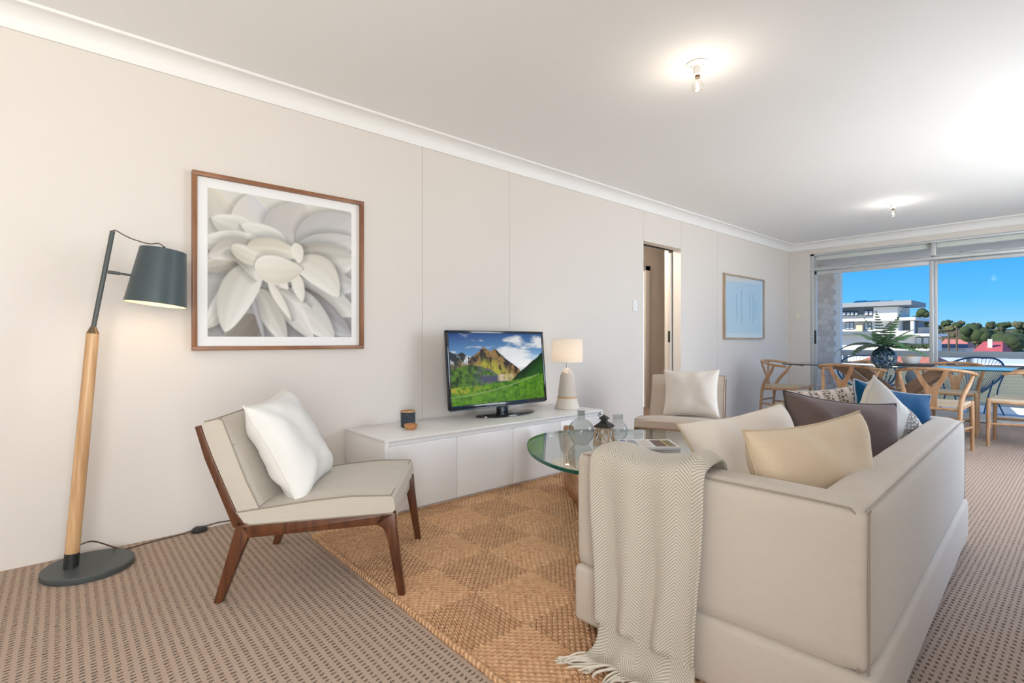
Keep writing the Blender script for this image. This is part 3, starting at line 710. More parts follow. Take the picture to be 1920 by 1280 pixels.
# ------------------------------------------------------------------ floor lamp
LB = Vector((0.225, 0.085, 0.0))
SLATE = plain('slate_metal', L3(74, 80, 80), 0.45, var=0.05)
BRASS = plain('aged_brass', L3(120, 104, 84), 0.35, metal=0.8, var=0.05)
SHD = plain('slate_lamp_shade', L3(68, 80, 84), 0.38, var=0.04); SHI = plain('shade_lining', (0.85, 0.78, 0.66), 0.6)
PINE = wood('lamp_pine', L3(180, 134, 90), L3(218, 178, 132), (40, 40, 3))
fl = thing('floor_lamp', 'floor lamp with leaning timber pole and dark conical shade', 'lamp', LB)
lathe('base', [(0.160, 0.0), (0.163, 0.004), (0.163, 0.022), (0.158, 0.027), (0.0, 0.027)], SLATE, fl, 48, cap1=False)
P0, P1, P2 = Vector((0.222, 0.025, 0.027)) - LB, Vector((0.221, 0.098, 1.03)) - LB, Vector((0.221, 0.167, 1.49)) - LB
dv = (P1 - P0)
tube('pole_socket', [P0, P0 + dv * 0.06], 0.0265, BLACK, fl, 20); tube('pole', [P0 + dv * 0.055, P0 + dv * 0.5, P1], [0.026, 0.0255, 0.023], PINE, fl, 20)
tube('collar', [P1, P1 + dv * 0.02, P1 + dv * 0.03], [0.0235, 0.015, 0.011], BRASS, fl, 16)
tube('upper_rod', [P1 + dv * 0.025, P2], 0.0095, SLATE, fl, 12)
A0 = Vector((0.221, 0.149, 1.306)) - LB; A1 = Vector((0.221, 0.235, 1.298)) - LB
tube('arm', [A0, A0.lerp(A1, 0.5), A0.lerp(A1, 0.52), A1], [0.0075, 0.0075, 0.005, 0.005], SLATE, fl, 10)
Bc, Tc = Vector((0.221, 0.327, 1.168)) - LB, Vector((0.221, 0.357, 1.424)) - LB
ax = (Tc - Bc); hh = ax.length; q = ax.to_track_quat('Z', 'Y')
sh = lathe('lamp_shade', [(0.124, 0.0), (0.0935, hh), (0.0, hh + 0.001)], SHD, fl, 48, Bc, q.to_euler(), cap0=False, cap1=False)
lathe('shade_lining', [(0.1225, 0.0005), (0.092, hh - 0.002), (0.0, hh - 0.002)], SHI, sh, 48, cap0=False, cap1=False)
lathe('bulb_holder', [(0.018, hh - 0.06), (0.018, hh - 0.003)], BLACK, sh, 16)
bulb_m = emis('lamp_bulb', (1.0, 0.80, 0.55), 6.0)
lathe('bulb', [(0.0, hh - 0.125), (0.018, hh - 0.118), (0.028, hh - 0.10), (0.022, hh - 0.075), (0.013, hh - 0.06)], bulb_m, sh, 16, cap0=False, cap1=False)
tube('bulb_cap', [Tc, Tc + ax.normalized() * 0.02], 0.006, BLACK, fl, 8)
tube('upper_cable', smooth_path([P2, P2 + Vector((0, 0.012, 0.004)), P2 + Vector((0, 0.06, -0.022)), P2 + Vector((0, 0.13, -0.040)), Tc + Vector((0, -0.02, 0.032)), Tc + Vector((0, 0, 0.02))], 5), 0.0024, plain('brown_flex', (0.09, 0.05, 0.035), 0.6), fl, 6)
FLEX = plain('brown_floor_flex', (0.11, 0.065, 0.045), 0.6)
c0 = P0 + dv * 0.085
tube('power_cable', smooth_path([c0 + Vector((0.0, 0.02, 0)), c0 + Vector((-0.05, 0.07, -0.01)), Vector((0.10, 0.185, 0.03)) - LB, Vector((0.075, 0.23, 0.004)) - LB, Vector((0.045, 0.33, 0.004)) - LB, Vector((0.03, 0.45, 0.004)) - LB, Vector((0.02, 0.53, 0.012)) - LB, Vector((0.012, 0.64, 0.02)) - LB, Vector((0.012, 0.78, 0.004)) - LB], 6), 0.0032, FLEX, fl, 6)
fsw = [(0.0, 0.0), (0.022, 0.004), (0.026, 0.014), (0.018, 0.026), (0.0, 0.03)]
v, f = lathe_vf(fsw, 14, False, False); v = [(x * 1.0, y * 1.6, z * (1 + 0.25 * noise.noise(Vector((x * 60, y * 60, 1))))) for x, y, z in v]
pyd('foot_switch', v, f, BLACK, fl, True, Vector((0.045, 0.535, 0.0)) - LB)
pl = bpy.data.lights.new('floor_lamp_light', 'POINT'); pl.energy = 0.8; pl.color = (1.0, 0.76, 0.50); pl.shadow_soft_size = 0.025
po = bpy.data.objects.new('floor_lamp_light', pl); COL.objects.link(po); po.location = LB + Bc + ax * 0.42

# ------------------------------------------------------------------ sideboard
LAC = plain('white_lacquer', (0.80, 0.785, 0.765), 0.28, var=0.01)
SBX, SB0, SB1, SBH = 0.535, 1.335, 3.245, 0.447
sb = thing('sideboard', 'long low white lacquered sideboard under the television', 'sideboard', (0.28, (SB0 + SB1) / 2, 0))
O = Vector((0.28, (SB0 + SB1) / 2, 0))
def sbx(name, lo, hi, m=LAC, bev=0.0015, par=None): return box(name, Vector(lo) - O, Vector(hi) - O, m, par or sb, bev)
sbx('worktop', (0.012, SB0, SBH - 0.014), (SBX + 0.002, SB1, SBH)); sbx('side_panel', (0.015, SB0 + 0.003, 0.0), (SBX, SB0 + 0.028, SBH - 0.014)); sbx('side_panel', (0.015, SB1 - 0.028, 0.0), (SBX, SB1 - 0.003, SBH - 0.014))
sbx('carcass', (0.02, SB0 + 0.03, 0.05), (SBX - 0.028, SB1 - 0.03, SBH - 0.02)); sbx('plinth', (0.03, SB0 + 0.03, 0.0), (SBX - 0.03, SB1 - 0.03, 0.05), plain('plinth_grey', (0.5, 0.5, 0.5), 0.5))
dw = (SB1 - SB0 - 0.06) / 4
for k in range(4):
    a = SB0 + 0.03 + k * dw; sbx('cabinet_door', (SBX - 0.026, a + 0.0018, 0.032), (SBX - 0.006, a + dw - 0.0018, SBH - 0.042))
sbx('finger_groove', (SBX - 0.03, SB0 + 0.03, SBH - 0.042), (SBX - 0.020, SB1 - 0.03, SBH - 0.014))

# ------------------------------------------------------------------ television
TVB = plain('gloss_black', (0.012, 0.014, 0.017), 0.12); TVB.node_tree.nodes['Principled BSDF'].inputs['Coat Weight'].default_value = 0.3
tv = thing('television', 'flat screen television on an oval stand showing green mountains', 'television', (0.20, 2.44, SBH))
TW, TH_ = 0.930, 0.548
Mt = Matrix.Translation((0.012, -0.015, 0.075 + TH_ / 2)) @ Matrix.Rotation(math.radians(-5.0), 4, 'Y') @ Matrix.Rotation(PI / 2, 4, 'Z')   # local x -> world y, local -y -> +x
def tvbox(name, lo, hi, m, bev=0.003, par=None):
    o = box(name, lo, hi, m, par or tv, bev); o.data.transform(Mt); return o
tvbox('rear_housing', (-TW / 2 + 0.04, 0.004, -TH_ / 2 + 0.03), (TW / 2 - 0.04, 0.045, TH_ / 2 - 0.04), TVB, 0.012)
tvbox('panel', (-TW / 2, -0.012, -TH_ / 2), (TW / 2, 0.006, TH_ / 2), TVB, 0.004)
bz_ = 0.020
tvbox('bezel', (-TW / 2, -0.018, TH_ / 2 - bz_), (TW / 2, -0.010, TH_ / 2), TVB); tvbox('bezel', (-TW / 2, -0.018, -TH_ / 2), (TW / 2, -0.010, -TH_ / 2 + 0.026), TVB)
tvbox('bezel', (-TW / 2, -0.018, -TH_ / 2), (-TW / 2 + 0.022, -0.010, TH_ / 2), TVB); tvbox('bezel', (TW / 2 - bz_, -0.018, -TH_ / 2), (TW / 2, -0.010, TH_ / 2), TVB)
tvbox('chin_strip', (-TW / 2 + 0.01, -0.012, -TH_ / 2 - 0.008), (TW / 2 - 0.01, 0.0, -TH_ / 2 + 0.002), plain('blue_clear_edge', (0.04, 0.07, 0.10), 0.1), 0.003)
v, f = lathe_vf([(0.0, 0.0), (0.265, 0.0), (0.27, 0.003), (0.268, 0.012), (0.26, 0.014), (0.0, 0.016)], 48, False, False)
pyd('stand_base', [(x * 0.42, y, z) for x, y, z in v], f, TVB, tv, True, (0.02, 0.05, 0.0))
box('stand_neck', (-0.012, -0.045, 0.012), (0.025, 0.045, 0.12), TVB, tv, 0.008, loc=(0.005, 0.02, 0))
def tv_image(W=300, Hh=170):
    yy, xx = np.mgrid[0:Hh, 0:W]; x = xx / (W - 1); y = yy / (Hh - 1)
    def nz(sx, sy, seed, oct_=4):
        out = np.zeros((Hh, W)); amp = 1.0; tot = 0; rs = np.random.RandomState(seed)
        for o in range(oct_):
            nx, ny = int(sx * 2 ** o) + 2, int(sy * 2 ** o) + 2
            g = rs.rand(ny + 1, nx + 1); gx = x * (nx - 1e-6); gy = y * (ny - 1e-6)
            i, j_ = gx.astype(int), gy.astype(int); fx, fy = gx - i, gy - j_
            fx = fx * fx * (3 - 2 * fx); fy = fy * fy * (3 - 2 * fy)
            out += amp * ((g[j_, i] * (1 - fx) + g[j_, i + 1] * fx) * (1 - fy) + (g[j_ + 1, i] * (1 - fx) + g[j_ + 1, i + 1] * fx) * fy); tot += amp; amp *= 0.55
        return out / tot
    def mixa(a, b, m): return a * (1 - m[..., None]) + b * m[..., None]
    ss = lambda a, b, t: np.clip((t - a) / (b - a), 0, 1)
    img = mixa(np.ones((Hh, W, 3)) * lin(14, 54, 122), np.ones((Hh, W, 3)) * lin(120, 176, 222), ss(0.0, 0.5, y + 0.1 * x))
    n1 = nz(4, 9, 1, 5); n2 = nz(12, 12, 2, 4)
    cl_ = ss(0.53, 0.74, n1 + 0.35 * np.exp(-((x - 0.72 + 0.5 * (y - 0.25)) / 0.30) ** 2) * np.exp(-((y - 0.22) / 0.25) ** 2) - 0.12 + 0.1 * n2)
    img = mixa(img, np.ones((Hh, W, 3)) * lin(238, 238, 236), cl_ * 0.9)
    img = mixa(img, np.ones((Hh, W, 3)) * lin(250, 250, 250), np.exp(-(((x - 0.78) / 0.2) ** 2 + ((y - 0.48) / 0.13) ** 2)))
    img = mixa(img, np.ones((Hh, W, 3)) * lin(84, 104, 130), ss(0.50, 0.56, y))           # water
    img = mixa(img, np.ones((Hh, W, 3)) * lin(238, 240, 240), ss(0.5, 0.52, y) * np.exp(-((x - 0.68) / 0.10) ** 2) * (1 - ss(0.60, 0.68, y)))
    ridge = lambda pts: np.interp(x[0], [p[0] for p in pts], [p[1] for p in pts])
    def layer(pts, jag, seed, colf, feather=0.006):
        nonlocal img
        rs = nz(24, 2, seed, 4)[0]; edge = ridge(pts) + jag * (rs - 0.5)
        m = ss(-feather, feather, y - edge[None, :]); img = mixa(img, colf(y - edge[None, :]), m)
    rock = nz(26, 14, 7, 5); rk2 = nz(40, 10, 8, 4)
    def mountain(d):
        base = mixa(np.ones((Hh, W, 3)) * lin(46, 40, 38), np.ones((Hh, W, 3)) * lin(150, 118, 70), ss(0.40, 0.62, rock))
        base = mixa(base, np.ones((Hh, W, 3)) * lin(186, 186, 62), ss(0.10, 0.26, d) * ss(0.35, 0.6, rk2 + 0.15 * x) * 0.8)
        return mixa(base, np.ones((Hh, W, 3)) * lin(40, 52, 62), ss(0.3, 0.0, x) * 0.8)
    layer([(0, 0.26), (0.05, 0.29), (0.13, 0.28), (0.17, 0.33), (0.20, 0.35), (0.26, 0.29), (0.30, 0.25), (0.335, 0.19), (0.36, 0.22), (0.40, 0.26), (0.44, 0.23), (0.47, 0.24), (0.52, 0.31), (0.58, 0.38), (0.64, 0.44), (0.69, 0.50), (0.72, 0.53), (0.74, 0.70), (1, 0.9)], 0.035, 21, mountain)
    sn = ss(0.62, 0.70, rk2) * ss(0.30, 0.36, y) * (1 - ss(0.38, 0.46, y)) * (x < 0.2); img = mixa(img, np.ones((Hh, W, 3)) * lin(225, 228, 232), sn)
    g1 = nz(30, 20, 9, 5); g2 = nz(60, 34, 10, 4)
    def green(d):
        c = mixa(np.ones((Hh, W, 3)) * lin(26, 52, 18), np.ones((Hh, W, 3)) * lin(92, 132, 40), ss(0.3, 0.7, g1))
        return mixa(c, np.ones((Hh, W, 3)) * lin(104, 102, 108), ss(0.44, 0.58, rock) * np.exp(-(((x - 0.38) / 0.14) ** 2)) * 0.85)
    layer([(0, 0.52), (0.10, 0.47), (0.2, 0.45), (0.3, 0.47), (0.4, 0.52), (0.48, 0.60), (0.52, 0.64), (0.50, 0.66), (0.56, 0.70), (1, 0.72)], 0.02, 22, green)
    img = mixa(img, np.ones((Hh, W, 3)) * lin(74, 78, 100), ss(0.60, 0.63, y) * (1 - ss(0.69, 0.71, y)) * ss(0.2, 0.34, x) * (1 - ss(0.46, 0.50, x)))
    wr2 = ss(0.59, 0.61, y) * (1 - ss(0.69, 0.71, y)) * ss(0.46, 0.5, x) * (1 - ss(0.62, 0.66, x)); img = mixa(img, np.ones((Hh, W, 3)) * lin(206, 186, 156), wr2 * (0.4 + 0.6 * ss(0.4, 0.6, n2)))
    layer([(0, 1.2), (0.55, 0.80), (0.62, 0.70), (0.66, 0.66), (0.72, 0.58), (0.80, 0.50), (0.88, 0.42), (0.94, 0.36), (1.0, 0.29)], 0.02, 23, lambda d: mixa(np.ones((Hh, W, 3)) * lin(14, 28, 14), np.ones((Hh, W, 3)) * lin(40, 88, 26), ss(0.05, 0.3, d + 0.15 * g1)))
    def meadow(d):
        c = mixa(np.ones((Hh, W, 3)) * lin(44, 96, 18), np.ones((Hh, W, 3)) * lin(120, 172, 40), ss(0.3, 0.7, 0.5 * g1 + 0.5 * g2))
        return mixa(c, np.ones((Hh, W, 3)) * lin(34, 72, 16), ss(0.5, 0.8, g2) * 0.6 + 0.2 * ss(0.2, 0.3, d))
    layer([(0, 0.75), (0.3, 0.74), (0.5, 0.72), (0.7, 0.69), (1, 0.62)], 0.01, 24, meadow)
    img = mixa(img, np.ones((Hh, W, 3)) * lin(176, 164, 44), ss(0.45, 0.65, g2) * ss(0.73, 0.76, y) * (1 - ss(0.82, 0.86, y)) * (1 - ss(0.1, 0.42, x)) * 0.9)
    rd = 0.885 - 0.05 * x - 0.24 * x * x; img = mixa(img, np.ones((Hh, W, 3)) * lin(158, 178, 120), np.exp(-((y - rd) / 0.006) ** 2) * 0.8 * (x < 0.95))
    return img
scr = painted_grid('screen', tv_image(), TW - 0.042, TH_ - 0.046, vcol('screen_picture', 0.80, 0.15), tv, Mt @ Matrix.Translation((0.001, -0.0125, 0.003)))
fc = bpy.data.curves.new('brand_text', 'FONT'); fc.body = 'SAMSUNG'; fc.size = 0.013; fc.align_x = 'CENTER'; fc.extrude = 0.0003
fo = bpy.data.objects.new('brand_text', fc); COL.objects.link(fo); bpy.context.view_layer.update()
fme = bpy.data.meshes.new_from_object(fo); bpy.data.objects.remove(fo, do_unlink=True)
fme.transform(Mt @ Matrix.Translation((0.0, -0.0186, -TH_ / 2 + 0.008)) @ Matrix.Rotation(PI / 2, 4, 'X'))
link('brand_lettering', fme, emis('silver_lettering', (0.75, 0.78, 0.8), 0.2), tv)

# ------------------------------------------------------------------ table lamp, cup and bowl on the sideboard
CER = plain('cream_ceramic', L3(226, 216, 202), 0.55, var=0.03, bumpscale=90, bumpstr=0.15)
tl = thing('table_lamp', 'white ceramic table lamp with drum shade on the sideboard', 'lamp', (0.29, 3.085, SBH))
lathe('lower_body', [(0.0, 0.0), (0.096, 0.0), (0.10, 0.006), (0.090, 0.045), (0.078, 0.088)], CER, tl, 40, cap0=False)
lathe('timber_ring', [(0.070, 0.086), (0.080, 0.088), (0.081, 0.094), (0.080, 0.099), (0.068, 0.1)], wood('ring_beech', L3(206, 160, 116), L3(222, 182, 140), (20, 20, 20)), tl, 40)
m, t, b = NT('combed_ceramic'); s = nd(t, 'ShaderNodeSeparateXYZ'); t.links.new(coords(t), s.inputs[0])
wv_ = mth(t, 'SINE', mth(t, 'ADD', mth(t, 'MULTIPLY', s.outputs['Z'], 700), mth(t, 'MULTIPLY', s.outputs['Y'], 500))); b.inputs['Base Color'].default_value = (*L3(226, 216, 203), 1); b.inputs['Roughness'].default_value = 0.6; bump(t, b, wv_, 0.5, 0.003)
lathe('upper_body', [(0.074, 0.1), (0.075, 0.104), (0.066, 0.19), (0.058, 0.25), (0.051, 0.280), (0.038, 0.303), (0.020, 0.318), (0.016, 0.328)], m, tl, 40)
lathe('stem', [(0.008, 0.326), (0.008, 0.40)], ALU, tl, 12)
m, t, b = NT('linen_drum_shade'); b.inputs['Base Color'].default_value = (*L3(245, 234, 222), 1); b.inputs['Roughness'].default_value = 0.9
tr = nd(t, 'ShaderNodeBsdfTranslucent'); tr.inputs[0].default_value = (0.98, 0.92, 0.84, 1); mx = nd(t, 'ShaderNodeMixShader'); mx.inputs[0].default_value = 0.45
out = t.nodes['Material Output']; t.links.new(b.outputs[0], mx.inputs[1]); t.links.new(tr.outputs[0], mx.inputs[2]); t.links.new(mx.outputs[0], out.inputs[0])
sh = lathe('lamp_shade', [(0.127, 0.378), (0.125, 0.566)], m, tl, 40, cap0=False, cap1=False)
for z in (0.379, 0.565): tube('shade_rim', [(0.1265 * math.cos(2 * PI * k / 40), 0.1265 * math.sin(2 * PI * k / 40), z) for k in range(40)], 0.0016, TRIMW, sh, 5, closed=True)
lathe('bulb', [(0.0, 0.50), (0.02, 0.495), (0.03, 0.47), (0.022, 0.435), (0.012, 0.40)], bulb_m, tl, 16, cap0=False, cap1=False)
pl = bpy.data.lights.new('table_lamp_light', 'POINT'); pl.energy = 3.6; pl.color = (1.0, 0.90, 0.79); pl.shadow_soft_size = 0.03
po = bpy.data.objects.new('table_lamp_light', pl); COL.objects.link(po); po.location = (0.29, 3.085, SBH + 0.47)
tube('power_cable', smooth_path([(-0.09, 0.02, 0.01), (-0.14, -0.05, 0.02), (-0.18, -0.14, 0.015), (-0.25, -0.16, 0.006)], 5), 0.0022, TRIMW, tl, 5)
cup = thing('candle_cup', 'dark blue textured cup with timber rim beside the wooden bowl', 'cup', (0.225, 1.66, SBH))
m, t, b = NT('dimpled_blue_glaze'); vo = nd(t, 'ShaderNodeTexVoronoi'); vo.inputs['Scale'].default_value = 120; t.links.new(coords(t), vo.inputs[0]); b.inputs['Base Color'].default_value = (*L3(46, 58, 68), 1); b.inputs['Roughness'].default_value = 0.3; bump(t, b, vo.outputs[0], 0.9, 0.005)
lathe('body', [(0.040, 0.0), (0.046, 0.006), (0.047, 0.096)], m, cup, 32); lathe('timber_rim', [(0.047, 0.096), (0.0475, 0.106), (0.040, 0.106), (0.040, 0.085), (0.0, 0.085)], OAK, cup, 32, cap1=False)
tag(lathe('wooden_bowl', [(0.0, 0.0), (0.022, 0.0), (0.036, 0.012), (0.043, 0.034), (0.040, 0.034), (0.032, 0.014), (0.0, 0.006)], wood('bowl_timber', L3(170, 112, 66), L3(206, 150, 98), (30, 30, 12)), None, 32, (0.325, 1.622, SBH), cap0=False, cap1=False), 'small turned wooden bowl beside the dark cup on the sideboard', 'bowl')

# ------------------------------------------------------------------ pictures on the wall
FRM = wood('frame_walnut', L3(126, 82, 54), L3(158, 110, 76), (40, 4, 4)); MATB = plain('mat_board', (0.86, 0.855, 0.85), 0.8, var=0.005)
def flower(N=230):
    yy, xx = np.mgrid[0:N, 0:N]; x = xx / (N - 1); y = yy / (N - 1); rs = np.random.RandomState(4)
    img = np.ones((N, N, 3)) * (lin(212, 209, 202) * (1 - y[..., None]) + lin(150, 150, 150) * y[..., None])
    def petal(b, t, w, c0, c1, side=1, bend=0.0, soft=0.012, power=0.75):
        nonlocal img
        b, t = np.array(b), np.array(t); d = t - b; L_ = np.hypot(*d); d = d / L_; n_ = np.array([-d[1], d[0]])
        s = ((x - b[0]) * d[0] + (y - b[1]) * d[1]) / L_; q = (x - b[0]) * n_[0] + (y - b[1]) * n_[1] - bend * np.sin(np.clip(s, 0, 1) * PI)
        hw = w / 2 * np.clip(np.sin(np.clip(s, 0, 1) ** power * PI), 0, 1) ** 0.6 + 1e-4
        r = np.abs(q) / hw; inside = np.clip((hw - np.abs(q)) / soft, 0, 1) * (s > 0) * (s < 1)
        # soft shadow of the petal, printed on those below
        sh_ = np.clip(1 - (np.abs(q) - hw) / 0.05, 0, 1) * (s > -0.02) * (s < 1.03) * (np.sign(q) == -side) * 0.35
        img = img * (1 - sh_[..., None] * (1 - inside[..., None]))
        tone = np.clip(0.5 + 0.5 * side * q / hw, 0, 1) * 0.6 + 0.4 * s; tone += 0.05 * np.sin(q / hw * 9 + 2 * s)
        col = np.array(lin(*c0)) * (1 - tone[..., None]) + np.array(lin(*c1)) * tone[..., None]
        edge = np.exp(-((r - 0.95) / 0.06) ** 2) * 0.12 * (np.sign(q) == side); col = np.clip(col + edge[..., None], 0, 1)
        img = img * (1 - inside[..., None]) + col * inside[..., None]
    W_ = (232, 230, 224); C_ = (214, 208, 194); S_ = (150, 144, 134); D_ = (112, 104, 98); G_ = (178, 176, 174); V_ = (200, 200, 206)
    for a in [((.1, .35), (.0, .0), .3, G_, C_), ((.3, .35), (.25, .0), .3, C_, V_), ((.5, .35), (.62, .0), .4, G_, (208, 202, 196)), ((.6, .35), (1.02, .05), .35, G_, (206, 204, 204)),
              ((.3, .3), (.02, .2), .2, S_, W_), ((.5, .32), (.2, .22), .16, G_, W_), ((.55, .42), (1.05, .22), .26, G_, (222, 220, 216)), ((.55, .46), (1.05, .38), .30, S_, W_),
              ((.6, .55), (1.05, .60), .24, S_, (222, 222, 224)), ((.55, .6), (1.05, .82), .25, G_, W_), ((.5, .65), (1.0, .99), .25, D_, V_), ((.5, .65), (.86, 1.02), .24, G_, W_),
              ((.35, .38), (-.05, .36), .22, S_, W_), ((.32, .42), (-.05, .55), .16, D_, C_), ((.32, .5), (-.02, .95), .20, S_, W_), ((.30, .85), (.1, 1.1), .2, D_, S_)]: petal(*a)
    img = img * (1 - 0.55 * np.exp(-(((x - .43) / .13) ** 2 + ((y - .60) / .07) ** 2))[..., None])
    img = img * (1 - 0.35 * np.exp(-(((x - .29) / .05) ** 2 + ((y - .72) / .12) ** 2))[..., None])
    for a in [((.40, .62), (.70, 1.02), .17, G_, W_, -1), ((.32, .66), (.50, 1.05), .17, S_, W_, 1), ((.26, .62), (.36, 1.05), .05, D_, V_), ((.30, .48), (.10, .97), .24, (176, 172, 160), (236, 234, 230), -1, .03),
              ((.38, .60), (.54, .88), .07, C_, W_), ((.46, .66), (.68, .78), .06, S_, W_), ((.56, .52), (.62, .74), .10, C_, W_), ((.45, .58), (.52, .65), .07, C_, W_),
              ((.58, .42), (.90, .68), .24, (196, 190, 176), (234, 232, 226), 1, -.05), ((.30, .40), (.0, .46), .17, S_, (224, 220, 212), -1, .03), ((.12, .40), (.30, .60), .10, S_, W_, -1, -.03),
              ((.14, .38), (.42, .46), .13, (190, 182, 164), W_, -1, .02), ((.24, .36), (.62, .40), .15, (186, 178, 158), (236, 233, 224), 1, -.02), ((.29, .50), (.62, .50), .22, (232, 229, 220), (200, 194, 180), 1, .02), ((.57, .30), (.60, .45), .10, C_, W_)]: petal(*a)
    return np.clip(img, 0, 1)
def frame_parts(o, wy, hz, fw, fd, m, mat_w, img, imgmat, glass):
    # frame lies on the wall plane x = 0, local y along the wall
    box('frame_rail', (0, -wy / 2, hz / 2 - fw), (fd, wy / 2, hz / 2), m, o, 0.002); box('frame_rail', (0, -wy / 2, -hz / 2), (fd, wy / 2, -hz / 2 + fw), m, o, 0.002)
    box('frame_stile', (0, -wy / 2, -hz / 2 + fw), (fd, -wy / 2 + fw, hz / 2 - fw), m, o, 0.002); box('frame_stile', (0, wy / 2 - fw, -hz / 2 + fw), (fd, wy / 2, hz / 2 - fw), m, o, 0.002)
    box('mat_board', (0.002, -wy / 2 + fw, -hz / 2 + fw), (0.008, wy / 2 - fw, hz / 2 - fw), MATB, o)
    Mp = Matrix.Translation((0.0095, 0, 0)) @ Matrix.Rotation(PI / 2, 4, 'Z')
    painted_grid('print', img, wy - 2 * fw - 2 * mat_w, hz - 2 * fw - 2 * mat_w, imgmat, o, Mp)
    if glass: box('glazing', (fd - 0.008, -wy / 2 + fw, -hz / 2 + fw), (fd - 0.006, wy / 2 - fw, hz / 2 - fw), glass, o)
p1 = thing('framed_picture', 'large square walnut framed print of a white dahlia flower', 'picture', (0.0, 0.978, 1.418))
frame_parts(p1, 0.946, 0.942, 0.022, 0.035, FRM, 0.052, flower(), vcol('flower_print', 0, 0.7), None)
def strokes(N=140):
    yy, xx = np.mgrid[0:N, 0:N]; x = xx / (N - 1); y = yy / (N - 1); img = np.ones((N, N, 3)) * lin(216, 226, 232)
    for cx_, y0_, y1_ in ((.28, .24, .72), (.42, .16, .80), (.66, .2, .72), (.76, .2, .78), (.84, .3, .7)):
        m_ = np.exp(-((x - cx_ - 0.008 * np.sin(y * 30)) / 0.012) ** 2) * (y > y0_) * (y < y1_) * 0.6; img = img * (1 - m_[..., None]) + lin(130, 160, 178) * m_[..., None]
    return img
p2 = thing('framed_picture', 'pale blue framed print with thin vertical strokes near the balcony window', 'picture', (0.0, 6.89, 1.438))
frame_parts(p2, 1.18, 0.84, 0.02, 0.035, wood('frame_pale_oak', L3(168, 146, 124), L3(196, 176, 152), (40, 4, 4)), 0.06, strokes(), vcol('stroke_print', 0, 0.6), glassy('picture_glazing', (0.97, 0.98, 0.98), 1.0))
for y, z, x, nm in ((4.42, 1.357, 0.0, 'left'),):
    lsw = thing('light_switch', 'white wall switch beside the sliding door opening', 'switch', (0, y, z)); box('plate', (0, -0.036, -0.058), (0.008, 0.036, 0.058), TRIMW, lsw, 0.003); box('rocker', (0.008, -0.008, -0.014), (0.012, 0.008, 0.014), TRIMW, lsw, 0.001)
lsw = thing('light_switch', 'cream wall switch next to the balcony window jamb', 'switch', (0.129, YF, 1.374)); box('plate', (-0.036, -0.008, -0.058), (0.036, 0, 0.058), plain('cream_plastic', L3(226, 220, 204), 0.4), lsw, 0.003); box('rocker', (-0.008, -0.012, -0.014), (0.008, -0.008, 0.014), TRIMW, lsw, 0.001)
hk = tag(tube('picture_hook', [(0.002, 6.50, 1.96), (0.006, 6.50, 1.945), (0.012, 6.502, 1.93), (0.006, 6.506, 1.92)], 0.005, TRIMW, None, 6), 'small white adhesive hook above the pale framed print', 'hook')

# ------------------------------------------------------------------ coffee table: rounded triangular glass on two curved timber pieces
CTZ = 0.42
out_ = smooth_path([(1.057, 1.925, 0), (1.25, 1.79, 0), (1.469, 1.718, 0), (1.636, 1.731, 0), (1.78, 1.83, 0), (1.84, 2.05, 0), (1.825, 2.4, 0), (1.76, 2.75, 0), (1.64, 2.93, 0), (1.469, 2.962, 0), (1.3, 2.905, 0), (1.119, 2.781, 0), (0.985, 2.64, 0), (0.885, 2.485, 0), (0.845, 2.30, 0), (0.91, 2.09, 0)], 6, True)
CO = Vector((1.36, 2.33, 0))
ct = thing('coffee_table', 'glass topped coffee table with curved timber base on the jute rug', 'coffee table', CO)
GT = 0.018
def inset(P, d):
    n = len(P); r = []
    for i in range(n):
        t_ = (P[(i + 1) % n] - P[i - 1]).normalized(); r.append(P[i] + Vector((-t_.y, t_.x, 0)) * d)
    return r
ins = inset(out_, 0.003); poly = [(p.x - CO.x, p.y - CO.y) for p in ins]
v, f = prism_vf(poly, CTZ - GT, CTZ); o = pyd('glass_top', v, f[:2], glassy('table_glass', (0.90, 0.965, 0.95), 1.5), ct)
m, t, b = NT('green_glass_edge'); b.inputs['Base Color'].default_value = (*L3(6, 92, 78), 1); b.inputs['Roughness'].default_value = 0.05; b.inputs['Transmission Weight'].default_value = 0.35
V, F = [], []
for (d, z) in ((0.003, CTZ - GT), (0.0, CTZ - GT + 0.003), (0.0, CTZ - 0.003), (0.003, CTZ)):
    for p in inset(out_, d): V.append((p.x - CO.x, p.y - CO.y, z))
n = len(out_)
for i in range(3):
    for k in range(n): F.append((i * n + k, i * n + (k + 1) % n, (i + 1) * n + (k + 1) % n, (i + 1) * n + k))
pyd('glass_edge', V, F, m, ct, True)
TEAK = wood('table_timber', L3(150, 100, 62), L3(192, 140, 96), (12, 12, 12), 0.35)
zt_ = CTZ - GT - 0.0005
la = [(0.0, zt_), (0.085, zt_), (0.10, 0.30), (0.125, 0.20), (0.18, 0.125), (0.27, 0.085), (0.42, 0.07), (0.60, 0.075), (0.74, 0.10), (0.80, 0.10), (0.815, 0.06), (0.80, 0.012), (0.70, 0.0105), (0.10, 0.0105), (0.03, 0.05), (0.005, 0.15)]
la = [(p.x, p.y) for p in smooth_path([(a, b_, 0) for a, b_ in la], 3, True)]
def table_leg(p0, ang, flip):
    pts = [(s_, (zt_ + 0.0105 - z if flip else z)) for s_, z in la]
    o = prism('curved_leg', pts, -0.032, 0.032, TEAK, ct, 'y', 0.008); o.location = (p0[0] - CO.x, p0[1] - CO.y, 0); o.rotation_euler = (0, 0, ang); return o
a1 = math.atan2(2.295 - 2.652, 1.15 - 0.671)
table_leg((0.74, 2.60), a1, False); table_leg((1.33, 2.80), math.radians(-75), True)
